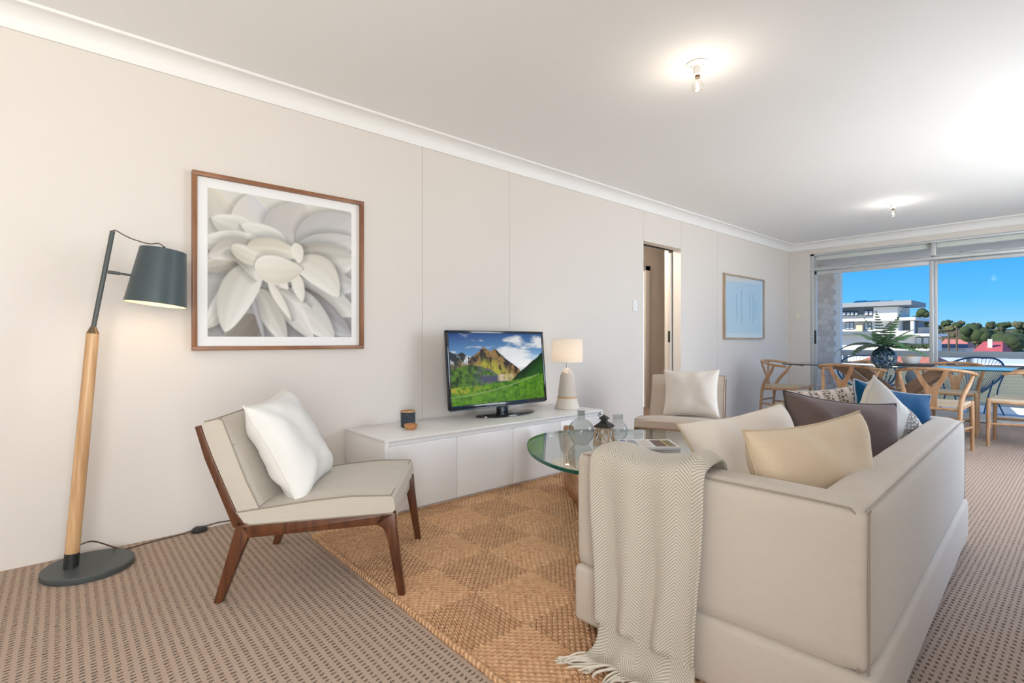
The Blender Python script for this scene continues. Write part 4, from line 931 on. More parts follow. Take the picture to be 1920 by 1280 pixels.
lathe('pivot_pin', [(0.012, 0.07), (0.012, zt_ - 0.07)], BRASS, ct, 12, (1.36 - CO.x, 2.16 - CO.y, 0))

# things on the coffee table
def round_vase(name, label, loc, r, neck, hgt, mat, seg=40):
    o = thing(name, label, 'vase', loc)
    pr_ = [(0.0, 0.003)]
    for k in range(1, 15):
        a = -PI / 2 + 0.35 + (PI - 0.35 - math.asin(min(0.99, neck / r))) * k / 14
        pr_.append((r * math.cos(a) if k > 1 else r * 0.55, r * 0.94 + r * math.sin(a) if k > 1 else 0.0))
    pr_ += [(neck, hgt - 0.004), (neck + 0.003, hgt), (neck - 0.002, hgt), (neck - 0.003, hgt - 0.03)]
    lathe('glass_body', pr_, mat, o, seg, cap0=False, cap1=False); return o
SMOKE = glassy('smoked_glass', (0.80, 0.82, 0.80), 1.6)
vz = round_vase('glass_vase', 'round smoked glass bottle vase on the coffee table', (1.224, 2.185, CTZ), 0.074, 0.021, 0.188, SMOKE)
gv = round_vase('glass_vase', 'small clear glass vase behind the lantern', (1.29, 2.43, CTZ), 0.058, 0.03, 0.15, glassy('clear_glass', (0.88, 0.90, 0.90), 1.6))
lan = thing('lantern', 'small timber lantern with black metal roof on the coffee table', 'lantern', (1.315, 2.275, CTZ), R_(18))
LW = wood('lantern_timber', L3(178, 152, 122), L3(208, 184, 152), (40, 40, 8))
b0, b1, hz = 0.044, 0.034, 0.094
box('floor_board', (-0.048, -0.048, 0), (0.048, 0.048, 0.010), LW, lan, 0.002)
for sx in (-1, 1):
    for sy in (-1, 1): tube('corner_post', [(sx * b0, sy * b0, 0.008), (sx * b1, sy * b1, hz)], 0.0052, LW, lan, 4)
for k in range(4):
    a = k * PI / 2; Rz = Matrix.Rotation(a, 3, 'Z')
    for s_ in (-1, 1): tube('cross_brace', [Rz @ Vector((s_ * b0 * 0.95, -b0, 0.012)), Rz @ Vector((-s_ * b1 * 0.95, -b1, hz - 0.004))], 0.003, LW, lan, 4)
    tube('top_bar', [Rz @ Vector((-b1, -b1, hz)), Rz @ Vector((b1, -b1, hz))], 0.005, LW, lan, 4)
def pyr(name, prof): lathe(name, prof, BLACK, lan, 4, (0, 0, 0), (0, 0, PI / 4), smooth=False)
pyr('roof', [(0.064, hz + 0.004), (0.064, hz + 0.009), (0.022, hz + 0.034), (0.019, hz + 0.05)]); pyr('roof_cap', [(0.032, hz + 0.048), (0.032, hz + 0.052), (0.004, hz + 0.070)])
tube('handle_ring', [(-0.018 + 0.017 * math.cos(2 * PI * k / 20), 0.0, hz + 0.064 + 0.008 * math.sin(2 * PI * k / 20)) for k in range(20)], 0.0016, BLACK, lan, 5, closed=True)
lathe('candle', [(0.018, 0.010), (0.018, 0.05)], plain('candle_wax', (0.85, 0.82, 0.74), 0.5), lan, 16); box('door_latch', (-0.052, -0.006, 0.04), (-0.044, 0.006, 0.055), BLACK, lan)
bk = thing('magazine', 'picture magazine with white, grey and brown cover lying on the coffee table', 'magazine', (1.50, 2.42, CTZ), R_(47))
box('pages', (-0.150, -0.108, 0.001), (0.148, 0.108, 0.014), plain('paper', (0.80, 0.79, 0.77), 0.7), bk, 0.001)
def cover(N=60):
    yy, xx = np.mgrid[0:40, 0:N]; x = xx / (N - 1); y = yy / 39; img = np.ones((40, N, 3)) * lin(236, 234, 232)
    def bl_(a, b_, c_): img[(x > a) & (x < b_) & (y > 0.08) & (y < 0.92)] = lin(*c_)
    bl_(.02, .12, (70, 92, 160)); bl_(.16, .32, (150, 148, 154)); bl_(.34, .54, (214, 202, 192)); bl_(.58, .78, (84, 56, 46)); bl_(.78, .82, (196, 168, 92)); bl_(.82, .95, (104, 98, 52)); return img
painted_grid('cover', cover(), 0.298, 0.216, vcol('magazine_cover', 0, 0.35), bk, Matrix.Translation((0, 0, 0.0148)) @ Matrix.Rotation(-PI / 2, 4, 'X'))

# ------------------------------------------------------------------ ceiling batten lights
CLEAR = glassy('bulb_glass', (0.99, 0.98, 0.96), 1.0); FIL = emis('filament', (1.0, 0.86, 0.62), 30.0)
for x, y, lab in ((1.74, 2.52, 'bare bulb in a white batten holder on the ceiling above the coffee table'), (1.71, 6.62, 'bare bulb in a white batten holder on the ceiling above the dining table')):
    L_ = thing('ceiling_light', lab, 'ceiling light', (x, y, H))
    ro = lathe('ceiling_rose', [(0.0, 0.0), (0.056, 0.0), (0.058, -0.006), (0.050, -0.014), (0.026, -0.018), (0.0, -0.018)], TRIMW, L_, 32, cap0=False, cap1=False)
    for k in range(3): lathe('screw', [(0.0035, -0.019), (0.0035, -0.015)], plain('screw_grey', (0.4, 0.4, 0.38), 0.4), ro, 8, (0.036 * math.cos(k * 2.1), 0.036 * math.sin(k * 2.1), 0))
    lathe('bulb_holder', [(0.021, -0.016), (0.021, -0.058), (0.017, -0.062)], TRIMW, L_, 24); lathe('bulb_cap', [(0.013, -0.060), (0.013, -0.075)], BRASS, L_, 16)
    lathe('bulb', [(0.013, -0.074), (0.016, -0.085), (0.028, -0.105), (0.030, -0.120), (0.024, -0.138), (0.010, -0.147), (0.0, -0.148)], CLEAR, L_, 24, cap0=False, cap1=False)
    lathe('filament', [(0.0, -0.128), (0.007, -0.125), (0.008, -0.112), (0.004, -0.098), (0.0, -0.095)], FIL, L_, 10, cap0=False, cap1=False)
    p_ = bpy.data.lights.new('ceiling_bulb_light', 'POINT'); p_.energy = BULB_WATTS; p_.color = (1.0, 0.87, 0.72) if y < 4 else (1.0, 0.95, 0.90); p_.shadow_soft_size = 0.05
    q_ = bpy.data.objects.new('ceiling_bulb_light', p_); COL.objects.link(q_); q_.location = (x, y, H - 0.19)

hb = thing('hall_fill_lamp', 'added round opal light to brighten the hall beyond the sliding door', 'ceiling light', (-0.75, 4.6, H))  # unseen lamp, added to brighten the hall
lathe('mounting_ring', [(0.12, 0.0), (0.12, -0.02)], TRIMW, hb, 24); lathe('shade', [(0.11, -0.02), (0.12, -0.05), (0.09, -0.085), (0.0, -0.10)], emis('opal_shade', (1.0, 0.85, 0.68), 1.0), hb, 24, cap0=False, cap1=False)
p_ = bpy.data.lights.new('hall_fill_light', 'POINT'); p_.energy = 45.0; p_.color = (1.0, 0.84, 0.68); p_.shadow_soft_size = 0.08
q_ = bpy.data.objects.new('hall_fill_light', p_); COL.objects.link(q_); q_.location = (-0.75, 4.6, H - 0.22)

# ------------------------------------------------------------------ dining table and chairs
TX0, TX1, TY0, TY1, TZ = 0.75, 2.64, 6.22, 7.18, 0.735
dt = thing('dining_table', 'rectangular glass dining table on crossed brown slab legs', 'table', ((TX0 + TX1) / 2, (TY0 + TY1) / 2, 0))
hx, hy = (TX1 - TX0) / 2, (TY1 - TY0) / 2
poly = [(-hx, -hy), (hx, -hy), (hx, hy), (-hx, hy)]
v, f = prism_vf(poly, TZ - 0.012, TZ); pyd('glass_top', v, f[:2], glassy('dining_glass', (0.93, 0.97, 0.965), 1.5), dt)
v, f = prism_vf(poly, TZ - 0.012, TZ); pyd('glass_edge', v, f[2:], plain('dark_glass_edge', L3(38, 66, 72), 0.1), dt)
SLAB = wood('slab_timber', L3(104, 78, 62), L3(128, 100, 82), (8, 40, 8))
for yo in (-0.26, 0.26):
    for s_ in (-1, 1):
        dx = 0.43; w_ = 0.10
        prism('slab_leg', [(s_ * dx - w_ * .75, TZ - 0.013), (s_ * dx + w_ * .75, TZ - 0.013), (-s_ * dx + w_ * .75, 0.0), (-s_ * dx - w_ * .75, 0.0)], yo + (0.0 if s_ < 0 else 0.042), yo + (0.04 if s_ < 0 else 0.082), SLAB, dt, 'y', 0.003)
box('top_stretcher', (-0.5, -0.25, TZ - 0.055), (-0.42, 0.33, TZ - 0.0135), SLAB, dt, 0.003); box('top_stretcher', (0.42, -0.25, TZ - 0.055), (0.5, 0.33, TZ - 0.0135), SLAB, dt, 0.003)
CORD = plain('paper_cord', L3(196, 180, 156), 0.85, var=0.08, nscale=90, bumpscale=160, bumpstr=0.5)
CHO = wood('chair_oak', L3(160, 120, 84), L3(192, 154, 118), (30, 30, 5))
def wishbone():
    t = thing('dining_chair', 'x', 'chair', (0, 0, 0))
    for s_ in (-1, 1):
        tube('front_leg', smooth_path([(s_ * 0.240, 0.205, 0.0), (s_ * 0.240, 0.203, 0.20), (s_ * 0.237, 0.200, 0.42), (s_ * 0.237, 0.200, 0.455)], 3), [0.0135, 0.015, 0.016, 0.017, 0.0175, 0.018, 0.018, 0.018, 0.017, 0.012], CHO, t, 10)
        tube('rear_leg', smooth_path([(s_ * 0.190, -0.225, 0.0), (s_ * 0.190, -0.215, 0.25), (s_ * 0.192, -0.195, 0.42), (s_ * 0.205, -0.150, 0.52), (s_ * 0.240, -0.075, 0.62), (s_ * 0.262, -0.035, 0.70)], 4), [0.0135] + [0.016] * 6 + [0.0185] * 9 + [0.015] * 4 + [0.013], CHO, t, 10)
        tube('side_rail', [(s_ * 0.237, 0.20, 0.425), (s_ * 0.192, -0.195, 0.405)], 0.012, CHO, t, 8); tube('side_stretcher', [(s_ * 0.240, 0.203, 0.215), (s_ * 0.190, -0.215, 0.23)], 0.011, CHO, t, 8)
    tube('front_rail', [(-0.237, 0.20, 0.43), (0.237, 0.20, 0.43)], 0.012, CHO, t, 8); tube('rear_rail', [(-0.192, -0.195, 0.40), (0.192, -0.195, 0.40)], 0.013, CHO, t, 8)
    tube('front_stretcher', [(-0.240, 0.203, 0.175), (0.240, 0.203, 0.175)], 0.011, CHO, t, 8); tube('rear_stretcher', [(-0.190, -0.215, 0.27), (0.190, -0.215, 0.27)], 0.011, CHO, t, 8)
    arc = [(0.272, 0.105, 0.690), (0.278, 0.02, 0.700)] + [(0.275 * math.cos(a), -0.03 - 0.225 * math.sin(a), 0.705 + 0.045 * math.sin(a)) for a in np.linspace(0.1, PI - 0.1, 11)] + [(-0.278, 0.02, 0.700), (-0.272, 0.105, 0.690)]
    tube('bent_top_rail', smooth_path(arc, 2), 0.0165, CHO, t, 10, flat=0.85)
    n = 8; V, F = [], []
    for sgn, z0 in ((1, 0.452), (-1, 0.418)):
        for i in range(n + 1):
            for k in range(n + 1):
                a, b_ = 2 * i / n - 1, 2 * k / n - 1; wx = 0.235 * (0.90 + 0.10 * b_)
                V.append((a * wx, b_ * 0.20, z0 - (0.014 * (1 - max(abs(a), abs(b_)) ** 2) if sgn > 0 else -0.004)))
    N1 = (n + 1) ** 2
    for o_ in (0, N1):
        for i in range(n):
            for k in range(n): F.append((o_ + i * (n + 1) + k, o_ + (i + 1) * (n + 1) + k, o_ + (i + 1) * (n + 1) + k + 1, o_ + i * (n + 1) + k + 1))
    rim = [i * (n + 1) for i in range(n + 1)] + [n * (n + 1) + k for k in range(1, n + 1)] + [i * (n + 1) + n for i in range(n - 1, -1, -1)] + [k for k in range(n - 1, 0, -1)]
    for a, b_ in zip(rim, rim[1:] + rim[:1]): F.append((a, b_, b_ + N1, a + N1))
    pyd('woven_seat', V, F, CORD, t, True)
    sp = [(-0.035, 0.40), (-0.037, 0.50), (-0.055, 0.58), (-0.095, 0.66), (-0.125, 0.742), (-0.090, 0.744), (-0.060, 0.672), (-0.026, 0.612), (0, 0.588), (0.026, 0.612), (0.060, 0.672), (0.090, 0.744), (0.125, 0.742), (0.095, 0.66), (0.055, 0.58), (0.037, 0.50), (0.035, 0.40)]
    v, f = prism_vf(sp, -0.007, 0.007, 'y'); v = [(x, -0.195 - 0.05 * (z - 0.40) / 0.34 + y, z) for x, y, z in v]
    pyd('y_shaped_splat', v, f, CHO, t)
    return t
proto = wishbone(); first = True
for x, y, rz, lab in ((1.44, 6.19, R_(-6), 'wishbone dining chair on the sofa side of the table, beside the fern vase'), (2.16, 5.98, R_(3), 'wishbone dining chair on the sofa side of the table, behind the sofa end'),
                      (1.36, 7.32, R_(180), 'wishbone dining chair on the balcony side of the table, behind the fern vase'), (2.085, 7.28, R_(178), 'wishbone dining chair on the balcony side of the table, opposite the sofa end'),
                      (0.62, 6.66, R_(-90), 'wishbone dining chair at the table end by the pale framed print'), (2.66, 6.81, R_(90), 'wishbone dining chair at the table end by the carpet aisle')):
    o = proto if first else copy_tree(proto); first = False
    o.location = (x, y, 0); o.rotation_euler = (0, 0, rz); o['label'] = lab; o['group'] = 'wishbone chairs around the dining table'

# vase of ferns, bowl on a board
FV = at_z(1657, 690, TZ)
fv = round_vase('fern_vase', 'round deep blue glass vase holding fern fronds on the dining table', (FV.x, FV.y, TZ), 0.105, 0.045, 0.215, None)
m, t, b = NT('deep_blue_glass'); vo = nd(t, 'ShaderNodeTexVoronoi'); vo.feature = 'DISTANCE_TO_EDGE'; vo.inputs['Scale'].default_value = 26; t.links.new(coords(t), vo.inputs[0])
t.links.new(mixc(t, mth(t, 'LESS_THAN', vo.outputs['Distance'], 0.05), L3(38, 66, 86), L3(150, 176, 190)), b.inputs['Base Color']); b.inputs['Roughness'].default_value = 0.06; b.inputs['Transmission Weight'].default_value = 0.55
fv.children[0].data.materials.clear(); fv.children[0].data.materials.append(m)
FERN = [plain('fern_green_%d' % k, L3(*c), 0.6, var=0.2, nscale=30) for k, c in enumerate([(62, 104, 66), (84, 122, 84), (52, 74, 62)])]
rnd = random.Random(9)
def frond(parent, base, az, L_, rise, droop, mat):
    pts = [];
    for k in range(13):
        s_ = k / 12; r = L_ * s_ * 0.85; pts.append(Vector((base[0] + math.cos(az) * r, base[1] + math.sin(az) * r, base[2] + rise * s_ - droop * s_ * s_)))
    V, F = tube_vf(pts, [0.0022 * (1 - 0.7 * k / 12) for k in range(13)], 4)
    parts = [(V, F)]
    for k in range(2, 13):
        p = pts[k]; tdir = (pts[min(12, k + 1)] - pts[k - 1]).normalized(); sd_ = tdir.cross(Vector((0, 0, 1))).normalized(); up_ = sd_.cross(tdir)
        ll = L_ * 0.26 * (1.15 - (k / 12) ** 1.5) * (0.6 if k < 4 else 1)
        for sg in (-1, 1):
            for off in (0.0, 0.5):
                b_ = p - tdir * off * L_ * 0.07; e_ = b_ + sd_ * sg * ll + tdir * ll * 0.35 - Vector((0, 0, ll * 0.25))
                w_ = tdir * L_ * 0.036
                parts.append(([b_ - w_ * .5, b_ + w_ * .5, b_.lerp(e_, .55) + w_ * .6 + up_ * .002, e_, b_.lerp(e_, .55) - w_ * .6 + up_ * .002], [(0, 1, 2, 3, 4)]))
    v, f = join_vf(parts); pyd('fern_frond', v, f, mat, parent)
for az, L_, rise, droop, k in ((2.6, .42, .20, .26, 0), (3.3, .46, .26, .30, 2), (3.9, .36, .16, .22, 0), (4.6, .30, .30, .16, 1), (0.2, .40, .22, .24, 2), (0.9, .42, .34, .22, 1), (1.6, .34, .36, .10, 2), (5.4, .36, .24, .22, 0), (2.1, .24, .42, .06, 2), (0.5, .20, .46, .05, 1), (3.6, .22, .40, .06, 1), (5.9, .44, .14, .20, 0), (2.9, .34, .34, .20, 1), (0.0, .30, .32, .14, 0), (4.2, .40, .22, .28, 2), (1.2, .26, .40, .08, 0)):
    frond(fv, (0, 0, 0.19), az, L_, rise, droop, FERN[k])
BP = at_z(1712, 684, TZ)
brd = tag(box('serving_board', (-0.17, -0.11, 0), (0.17, 0.11, 0.016), plain('charcoal_board', L3(70, 70, 72), 0.6), None, 0.004, loc=(BP.x, BP.y, TZ)), 'flat charcoal serving board under the white bowl on the dining table', 'tray')
bw = thing('serving_bowl', 'white bowl with golden filling on the charcoal board', 'bowl', (BP.x - 0.02, BP.y + 0.01, TZ + 0.0155))
lathe('bowl_body', [(0.0, 0.0), (0.060, 0.0), (0.075, 0.02), (0.088, 0.075), (0.083, 0.075), (0.070, 0.024), (0.0, 0.012)], plain('pale_stoneware', L3(206, 206, 204), 0.5), bw, 32, cap0=False, cap1=False)
lathe('filling', [(0.0, 0.088), (0.035, 0.082), (0.06, 0.066), (0.077, 0.055)], plain('golden_filling', L3(176, 140, 84), 0.8, bumpscale=60, bumpstr=0.5), bw, 20, cap0=False, cap1=False)

# ------------------------------------------------------------------ string chairs and little table on the balcony
BLUEF = plain('blue_tube_metal', L3(36, 82, 122), 0.4); STR = plain('pale_string', L3(206, 210, 206), 0.6); STRB = plain('blue_string', L3(44, 92, 130), 0.5)
def string_chair(loc, rz, lab, sm):
    t = thing('string_chair', lab, 'chair', loc, rz)
    rim = []
    for k in range(40):
        a = 2 * PI * k / 40; c_, s_ = math.cos(a), math.sin(a)
        y = -0.30 * c_ + 0.02; z = 0.60 + 0.24 * c_ - 0.05 * (1 - abs(s_)); rim.append(Vector((0.36 * s_ * (1 - 0.12 * c_), y, z)))
    ring = [Vector((0.07 * math.sin(2 * PI * k / 40), 0.02 - 0.07 * math.cos(2 * PI * k / 40), 0.33 + 0.012 * math.cos(2 * PI * k / 40))) for k in range(40)]
    tube('rim', rim, 0.012, BLUEF, t, 8, closed=True); tube('seat_ring', ring, 0.007, BLUEF, t, 6, closed=True)
    for k in range(40):
        mid = rim[k].lerp(ring[k], 0.55) - Vector((0, 0, 0.05)); tube('string', [rim[k], mid, ring[k]], 0.0032, sm, t, 4)
    for s_ in (-1, 1):
        tube('leg', smooth_path([(s_ * 0.30, -0.16, 0.62), (s_ * 0.24, -0.10, 0.30), (s_ * 0.26, -0.26, 0.0)], 4), 0.009, BLUEF, t, 6); tube('leg', smooth_path([(s_ * 0.30, 0.10, 0.52), (s_ * 0.24, 0.10, 0.28), (s_ * 0.26, 0.26, 0.0)], 4), 0.009, BLUEF, t, 6)
    return t
p_ = at_y(1600, 690, 9.15); string_chair((p_.x + 0.16, 9.15, -0.03), R_(-160), 'blue framed chair with pale strings on the balcony, next to the brick wall', STR)
p_ = at_y(1838, 690, 9.2); string_chair((p_.x - 0.10, 9.2, -0.03), R_(160), 'blue string chair on the balcony behind the bare end of the glass table', STRB)
p_ = at_y(1706, 722, 9.1)
bt = thing('balcony_side_table', 'small round blue table between the balcony chairs', 'side table', (p_.x, 9.1, -0.03))
zt2 = p_.z + 0.03; lathe('table_top', [(0.0, zt2 - 0.014), (0.22, zt2 - 0.014), (0.225, zt2 - 0.007), (0.22, zt2), (0.0, zt2)], BLUEF, bt, 32, cap0=False, cap1=False)
for k in range(3): a = k * 2.094; tube('leg', [(0.07 * math.cos(a), 0.07 * math.sin(a), zt2 - 0.012), (0.17 * math.cos(a), 0.17 * math.sin(a), 0.0)], 0.009, BLUEF, bt, 6)
m, t, b = NT('speckled_grey_pot'); vo = nd(t, 'ShaderNodeTexVoronoi'); vo.inputs['Scale'].default_value = 40; t.links.new(coords(t), vo.inputs[0]); t.links.new(mixc(t, mth(t, 'LESS_THAN', vo.outputs['Distance'], 0.25), L3(120, 130, 142), L3(206, 210, 214)), b.inputs['Base Color'])
tag(lathe('oval_vase', [(0.0, 0.0), (0.04, 0.0), (0.07, 0.06), (0.075, 0.12), (0.05, 0.19), (0.03, 0.21), (0.026, 0.20), (0.0, 0.19)], m, None, 24, (p_.x + 0.02, 9.1, -0.03 + zt2), cap0=False, cap1=False), 'speckled grey oval vase on the small blue balcony table', 'vase')

# ------------------------------------------------------------------ outside: ground, hill, buildings, trees
def P3(name, lo, hi, m, parent, bev=0.0): return box(name, lo, hi, m, parent, bev)
tag(box('ground', (-700, -300, -11.2), (500, 900, -11.0), plain('street_ground', L3(196, 186, 168), 0.9, var=0.15, nscale=0.05)), kind='structure')
# wooded hill
V, F = [], []
NX, NY = 60, 14
for i in range(NX + 1):
    for k in range(NY + 1):
        x = -260 + 420 * i / NX; y = 240 + 220 * k / NY; s_ = k / NY
        prof_ = 23.5 - 6.0 * max(0, (x + 10) / 90) + 2.5 * math.sin(x * 0.03) + 2 * math.sin(x * 0.071 + 1)
        V.append((x, y, -11 + prof_ * (s_ * s_ * (3 - 2 * s_)) * 1.0))
for i in range(NX):
    for k in range(NY): F.append((i * (NY + 1) + k, (i + 1) * (NY + 1) + k, (i + 1) * (NY + 1) + k + 1, i * (NY + 1) + k + 1))
hill = pyd('hillside', V, F, plain('hill_scrub', L3(92, 92, 58), 0.95, var=0.3, nscale=0.08), None, True); tag(hill, kind='structure')
LEAF = [plain('foliage_%d' % k, L3(*c), 0.9, var=0.45, nscale=1.2, bumpscale=3, bumpstr=0.8) for k, c in enumerate([(72, 74, 44), (88, 86, 54), (58, 72, 38), (98, 96, 64)])]
BARK = plain('bark', L3(96, 80, 64), 0.9, var=0.2)
def crown_mesh(seed, n=16, flat=0.7):
    rr = random.Random(seed); bm = bmesh.new()
    for k in range(n):
        a = rr.uniform(0, 2 * PI); r = rr.uniform(0.1, 0.72); z = rr.uniform(-0.35, 0.5) * (1 - 0.4 * r)
        g = bmesh.ops.create_icosphere(bm, subdivisions=2, radius=rr.uniform(0.28, 0.46))
        off = Vector((rr.uniform(0, 99), 0, 0))
        for v in g['verts']:
            v.co *= 1 + 0.35 * noise.noise(v.co * 6 + off); v.co += Vector((r * math.cos(a), r * math.sin(a), z * flat + 0.1))
    me = bpy.data.meshes.new('crown'); bm.to_mesh(me); bm.free(); return me
crowns = [[crown_mesh(10 + k) for k in range(3)] for _ in range(1)][0]
crown_v = []
for k in range(4):
    for me in crowns:
        c = me.copy(); c.materials.append(LEAF[k]); crown_v.append(c)
trunk_me = None
def tree(name, label, loc, rad, hgt, mk, group=None):
    global trunk_me
    t = thing(name, label, 'tree', loc, random.uniform(0, 6), group)
    c = link('crown', crown_v[mk], None, t, 'all'); c.location = (0, 0, hgt - rad * 0.75); c.scale = (rad, rad, rad * 0.95)
    if trunk_me is None:
        v, f = lathe_vf([(1.0, 0.0), (0.6, 0.5), (0.5, 1.0)], 8); q = pyd('trunk', v, f, BARK, t, True); trunk_me = q.data
    else: q = link('trunk', trunk_me, None, t)
    q.scale = (rad * 0.07, rad * 0.07, hgt - rad * 0.9); return t
random.seed(12)
def ground_z(x, y):
    s_ = max(0, min(1, (y - 240) / 220)); prof_ = 23.5 - 6.0 * max(0, (x + 10) / 90) + 2.5 * math.sin(x * 0.03) + 2 * math.sin(x * 0.071 + 1)
    return -11 + prof_ * (s_ * s_ * (3 - 2 * s_))
HG = 'trees on the wooded hill beyond the houses'; HLAB = 'olive green tree on the wooded hill beyond the houses'
cnt = 0
for r, (yy_, n_) in enumerate(((452, 10), (426, 10), (400, 9), (374, 9), (348, 8), (322, 8), (296, 7), (270, 6))):
    ul, ur = at_y(1690, 600, yy_).x, at_y(1960, 600, yy_).x
    for k in range(n_):
        x = ul + (ur - ul) * (k + random.uniform(0.4, 0.6)) / n_; y = yy_ + random.uniform(-3, 3); rd = (ur - ul) / n_ * random.uniform(0.42, 0.48)
        tree('hill_tree', HLAB, (x, y, ground_z(x, y) - 0.3), rd, rd * random.uniform(1.3, 1.6), random.randrange(12), HG); cnt += 1
def tree_at(name, label, u, vtop, wpx, Y, mk, zb=-11.0):
    top = at_y(u, vtop, Y); fw = (top - CAM).dot(Vector((-SN, CS, 0))); rad = wpx / 2 * fw / FPX
    tree(name, label, (top.x, Y, zb), rad, top.z - zb, mk)
tree_at('round_tree', 'large round dark green tree behind the gabled red roof', 1832, 606, 62, 120, 6)
tree_at('round_tree', 'dark green tree to the right of the gabled red roof', 1905, 622, 60, 105, 7)
tree_at('slender_tree', 'tall wispy tree beside the white apartment building', 1733, 577, 30, 165, 8)
tree_at('round_tree', 'green tree right behind the apartment terrace', 1722, 592, 34, 170, 6)

# white apartment building parallel to the window wall
YA = 130.0
AW = plain('apartment_render', L3(238, 234, 226), 0.8, var=0.02, nscale=0.5); AG = plain('apartment_grey', L3(104, 112, 118), 0.7); AR = plain('roof_grey', L3(150, 152, 152), 0.6); WG = plain('window_dark', L3(60, 72, 84), 0.1); BLND = plain('blind_white', L3(212, 216, 216), 0.6)
ORG = at_y(1577, 638, YA); ORG.z = -11.0
ab = thing('apartment_building', 'white and grey flat roofed apartment building with solar panels', 'building', ORG)
def R2(u0, v0, u1, v1, d0, d1):
    a, b_ = at_y(u0, v1, YA), at_y(u1, v0, YA)
    return Vector((a.x, YA + d0, at_y((u0 + u1) / 2, v1, YA).z)) - ORG, Vector((b_.x, YA + d1, at_y((u0 + u1) / 2, v0, YA).z)) - ORG
def blk(name, u0, v0, u1, v1, d0, d1, m, par=None): lo, hi = R2(u0, v0, u1, v1, d0, d1); return box(name, lo, hi, m, par or ab)
blk('roof_slab', 1540, 567, 1712, 575, -1.5, 12, AR); blk('upper_wall', 1540, 575, 1637, 599, 0.5, 11, AG); blk('upper_wall', 1637, 575, 1682, 599, 0.3, 11, AW)
for u0, u1, v0, v1 in ((1578, 1585, 583, 590), (1587, 1592.5, 583, 590), (1594, 1600, 583, 590), (1602, 1607.5, 583, 590), (1620, 1627, 581, 590), (1629, 1635.5, 581, 590)): w_ = blk('window', u0, v0, u1, v1, 0.3, 0.6, WG); blk('blind', u0 + .5, v0 + 2.5, u1 - .5, v1, 0.22, 0.31, BLND, w_)
blk('floor_slab', 1540, 597, 1720, 602, -1.8, 12, AW); blk('middle_wall', 1540, 602, 1683, 628, 0.2, 11, AW)
for u0, u1 in ((1585.5, 1601), (1621, 1634)):
    w_ = blk('window', u0, 603.5, u1, 616.5, 0.0, 0.3, WG); um = (u0 + u1) / 2
    blk('blind', u0 + 1, 604.5, um - .8, 616, -0.08, 0.02, BLND, w_); blk('blind', um + .8, 604.5, u1 - 1, 616, -0.08, 0.02, BLND, w_)
blk('chimney', 1607.5, 606, 1619, 627, -0.8, 0.3, plain('sandstone', L3(226, 204, 170), 0.8)); blk('awning', 1540, 621.5, 1641, 628, -2.5, 0.2, AG)
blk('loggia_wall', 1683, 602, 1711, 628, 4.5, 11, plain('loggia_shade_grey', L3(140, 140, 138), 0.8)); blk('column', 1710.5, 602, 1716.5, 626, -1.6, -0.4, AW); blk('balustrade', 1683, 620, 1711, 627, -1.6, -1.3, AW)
blk('floor_slab', 1655, 625.5, 1760, 630, -2.0, 12, AW); blk('terrace_wall', 1717, 613, 1744, 626, 2.0, 2.6, plain('terrace_beige', L3(196, 188, 172), 0.8)); blk('lower_wall', 1540, 628, 1745, 720, 0.2, 11, AW)
for u0, u1 in ((1717, 1729), (1730.5, 1742)): w_ = blk('window', u0, 632, u1, 645, 0.0, 0.3, WG); blk('blind', u0 + 1, 633, u1 - 1, 644, -0.08, 0.02, BLND, w_)
for k in range(3):
    lo, hi = R2(1597 + k * 24, 562, 1619.5 + k * 24, 566.5, 0.5, 2.8); o = pyd('solar_panel', [(lo.x, lo.y, lo.z), (hi.x, lo.y, lo.z), (hi.x, hi.y, hi.z), (lo.x, hi.y, hi.z), (lo.x, lo.y, lo.z - .15), (hi.x, lo.y, lo.z - .15), (hi.x, hi.y, hi.z - .15), (lo.x, hi.y, hi.z - .15)], [(0, 1, 2, 3), (4, 5, 6, 7), (0, 1, 5, 4), (2, 3, 7, 6), (1, 2, 6, 5), (0, 3, 7, 4)], plain('solar_cells', L3(30, 52, 78), 0.2), ab)
hg = thing('hedge', 'dark leafy hedge along the foot of the white apartment building', 'hedge', (at_y(1712, 650, YA - 4).x, YA - 4, -11))
for k in range(9):
    c = link('bush', crown_v[6 + k % 3], None, hg, 'all'); p_ = at_y(1684 + k * 7, 652, YA - 4); c.location = (p_.x - hg.location.x, 0, p_.z + 11 + 0.2); c.scale = (0.9, 0.9, 0.8)
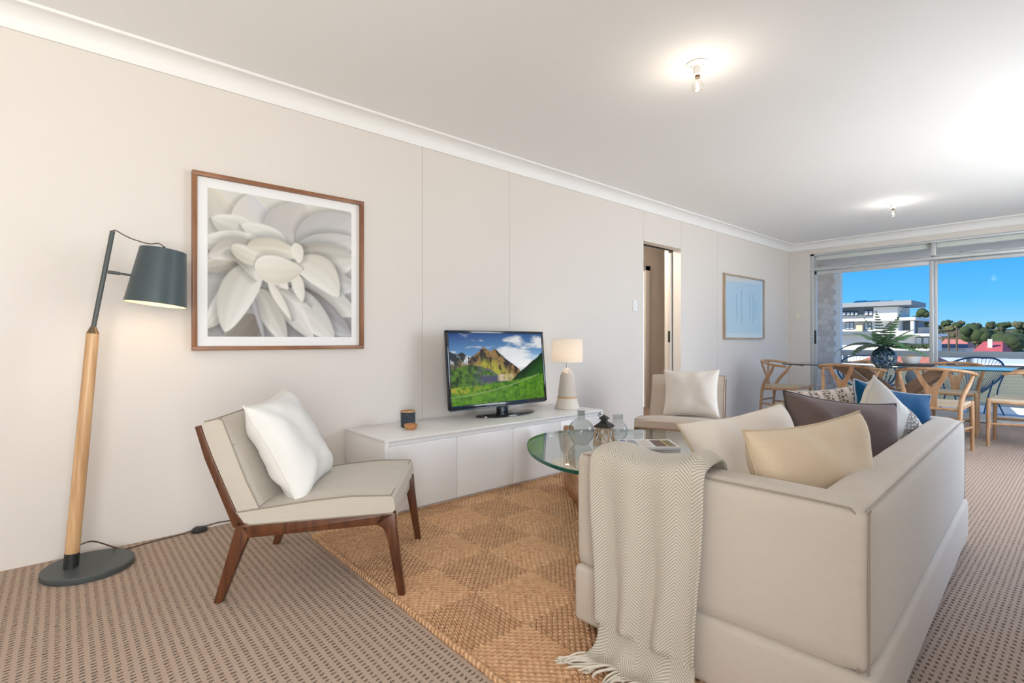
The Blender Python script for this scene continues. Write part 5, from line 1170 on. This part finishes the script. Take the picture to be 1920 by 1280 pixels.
# houses with tiled roofs
def house(label, u0, u1, v_ridge, v_eave, Y, dep_, roofc, axis):
    a, b_ = at_y(u0, v_eave, Y), at_y(u1, v_eave, Y); zr = at_y((u0 + u1) / 2, v_ridge, Y).z; ze = (a.z + b_.z) / 2; cx_ = (a.x + b_.x) / 2; wx = b_.x - a.x
    t = thing('house', label, 'house', (cx_, Y + dep_ / 2, -11.0)); h_ = wx / 2; d_ = dep_ / 2; e_, r_ = ze + 11, zr + 11
    box('walls', (-h_ + 0.5, -d_ + 0.5, 0), (h_ - 0.5, d_ - 0.5, e_), plain('house_render', L3(226, 218, 204), 0.8), t)
    ins_ = h_ * 0.35 if axis == 'hip' else 0.0
    if axis == 'gable': V_ = [(-h_, -d_, e_), (h_, -d_, e_), (h_, d_, e_), (-h_, d_, e_), (0, -d_, r_), (0, d_, r_)]; F_ = [(0, 1, 4), (1, 2, 5, 4), (2, 3, 5), (3, 0, 4, 5), (0, 3, 2, 1)]
    else: V_ = [(-h_, -d_, e_), (h_, -d_, e_), (h_, d_, e_), (-h_, d_, e_), (-h_ + ins_, 0, r_), (h_ - ins_, 0, r_)]; F_ = [(0, 1, 5, 4), (1, 2, 5), (2, 3, 4, 5), (3, 0, 4), (0, 3, 2, 1)]
    m, tt, b = NT('roof_tiles'); s2 = nd(tt, 'ShaderNodeSeparateXYZ'); tt.links.new(coords(tt), s2.inputs[0]); sn_ = mth(tt, 'SINE', mth(tt, 'MULTIPLY', s2.outputs['X'], 18)); tt.links.new(mixc(tt, mth(tt, 'MULTIPLY_ADD', sn_, .3, .5), tuple(c * .8 for c in L3(*roofc)), L3(*roofc)), b.inputs['Base Color']); b.inputs['Roughness'].default_value = 0.8
    pyd('roof', V_, F_, m, t); return t, r_
h1, r1 = house('house with a bright red gabled roof among the dark trees', 1822, 1880, 640, 660, 90, 12, (206, 96, 92), 'hip')
box('chimney', (-0.2, -3.5, r1 - 2), (0.25, -3.0, r1 + 0.3), AW, h1)
house('house with a salmon tiled roof near the power poles', 1752, 1815, 634, 652, 150, 14, (214, 132, 112), 'hip')
house('house with an orange tiled roof just past the balcony railing', 1588, 1750, 664, 690, 48, 10, (210, 128, 100), 'hip')
wrf = thing('flat_roof_building', 'low building with a white flat roof past the railing', 'building', (at_y(1830, 676, 60).x, 66, -11)); zz = at_y(1830, 680, 60).z + 11
box('walls', (-7, -6, 0), (12, 10, zz - 0.4), AW, wrf); box('roof_sheet', (-7.4, -6.4, zz - 0.4), (12.4, 10.4, zz), plain('white_roof', L3(226, 226, 224), 0.6), wrf)
for u, vt, Y, lab in ((1779, 624, 110, 'timber power pole with a cross arm beside the salmon roof'), (1794, 614, 125, 'tall timber power pole with double cross arm')):
    p_ = at_y(u, vt, Y); t = thing('power_pole', lab, 'pole', (p_.x, Y, -11)); hh_ = p_.z + 11
    tube('pole', [(0, 0, 0), (0, 0, hh_)], 0.14, BARK, t, 8); box('cross_arm', (-1.3, -0.08, hh_ - 1.0), (1.3, 0.08, hh_ - 0.75), BARK, t)
    if u > 1790: box('cross_arm', (-1.1, -0.08, hh_ - 2.2), (1.1, 0.08, hh_ - 1.95), BARK, t)
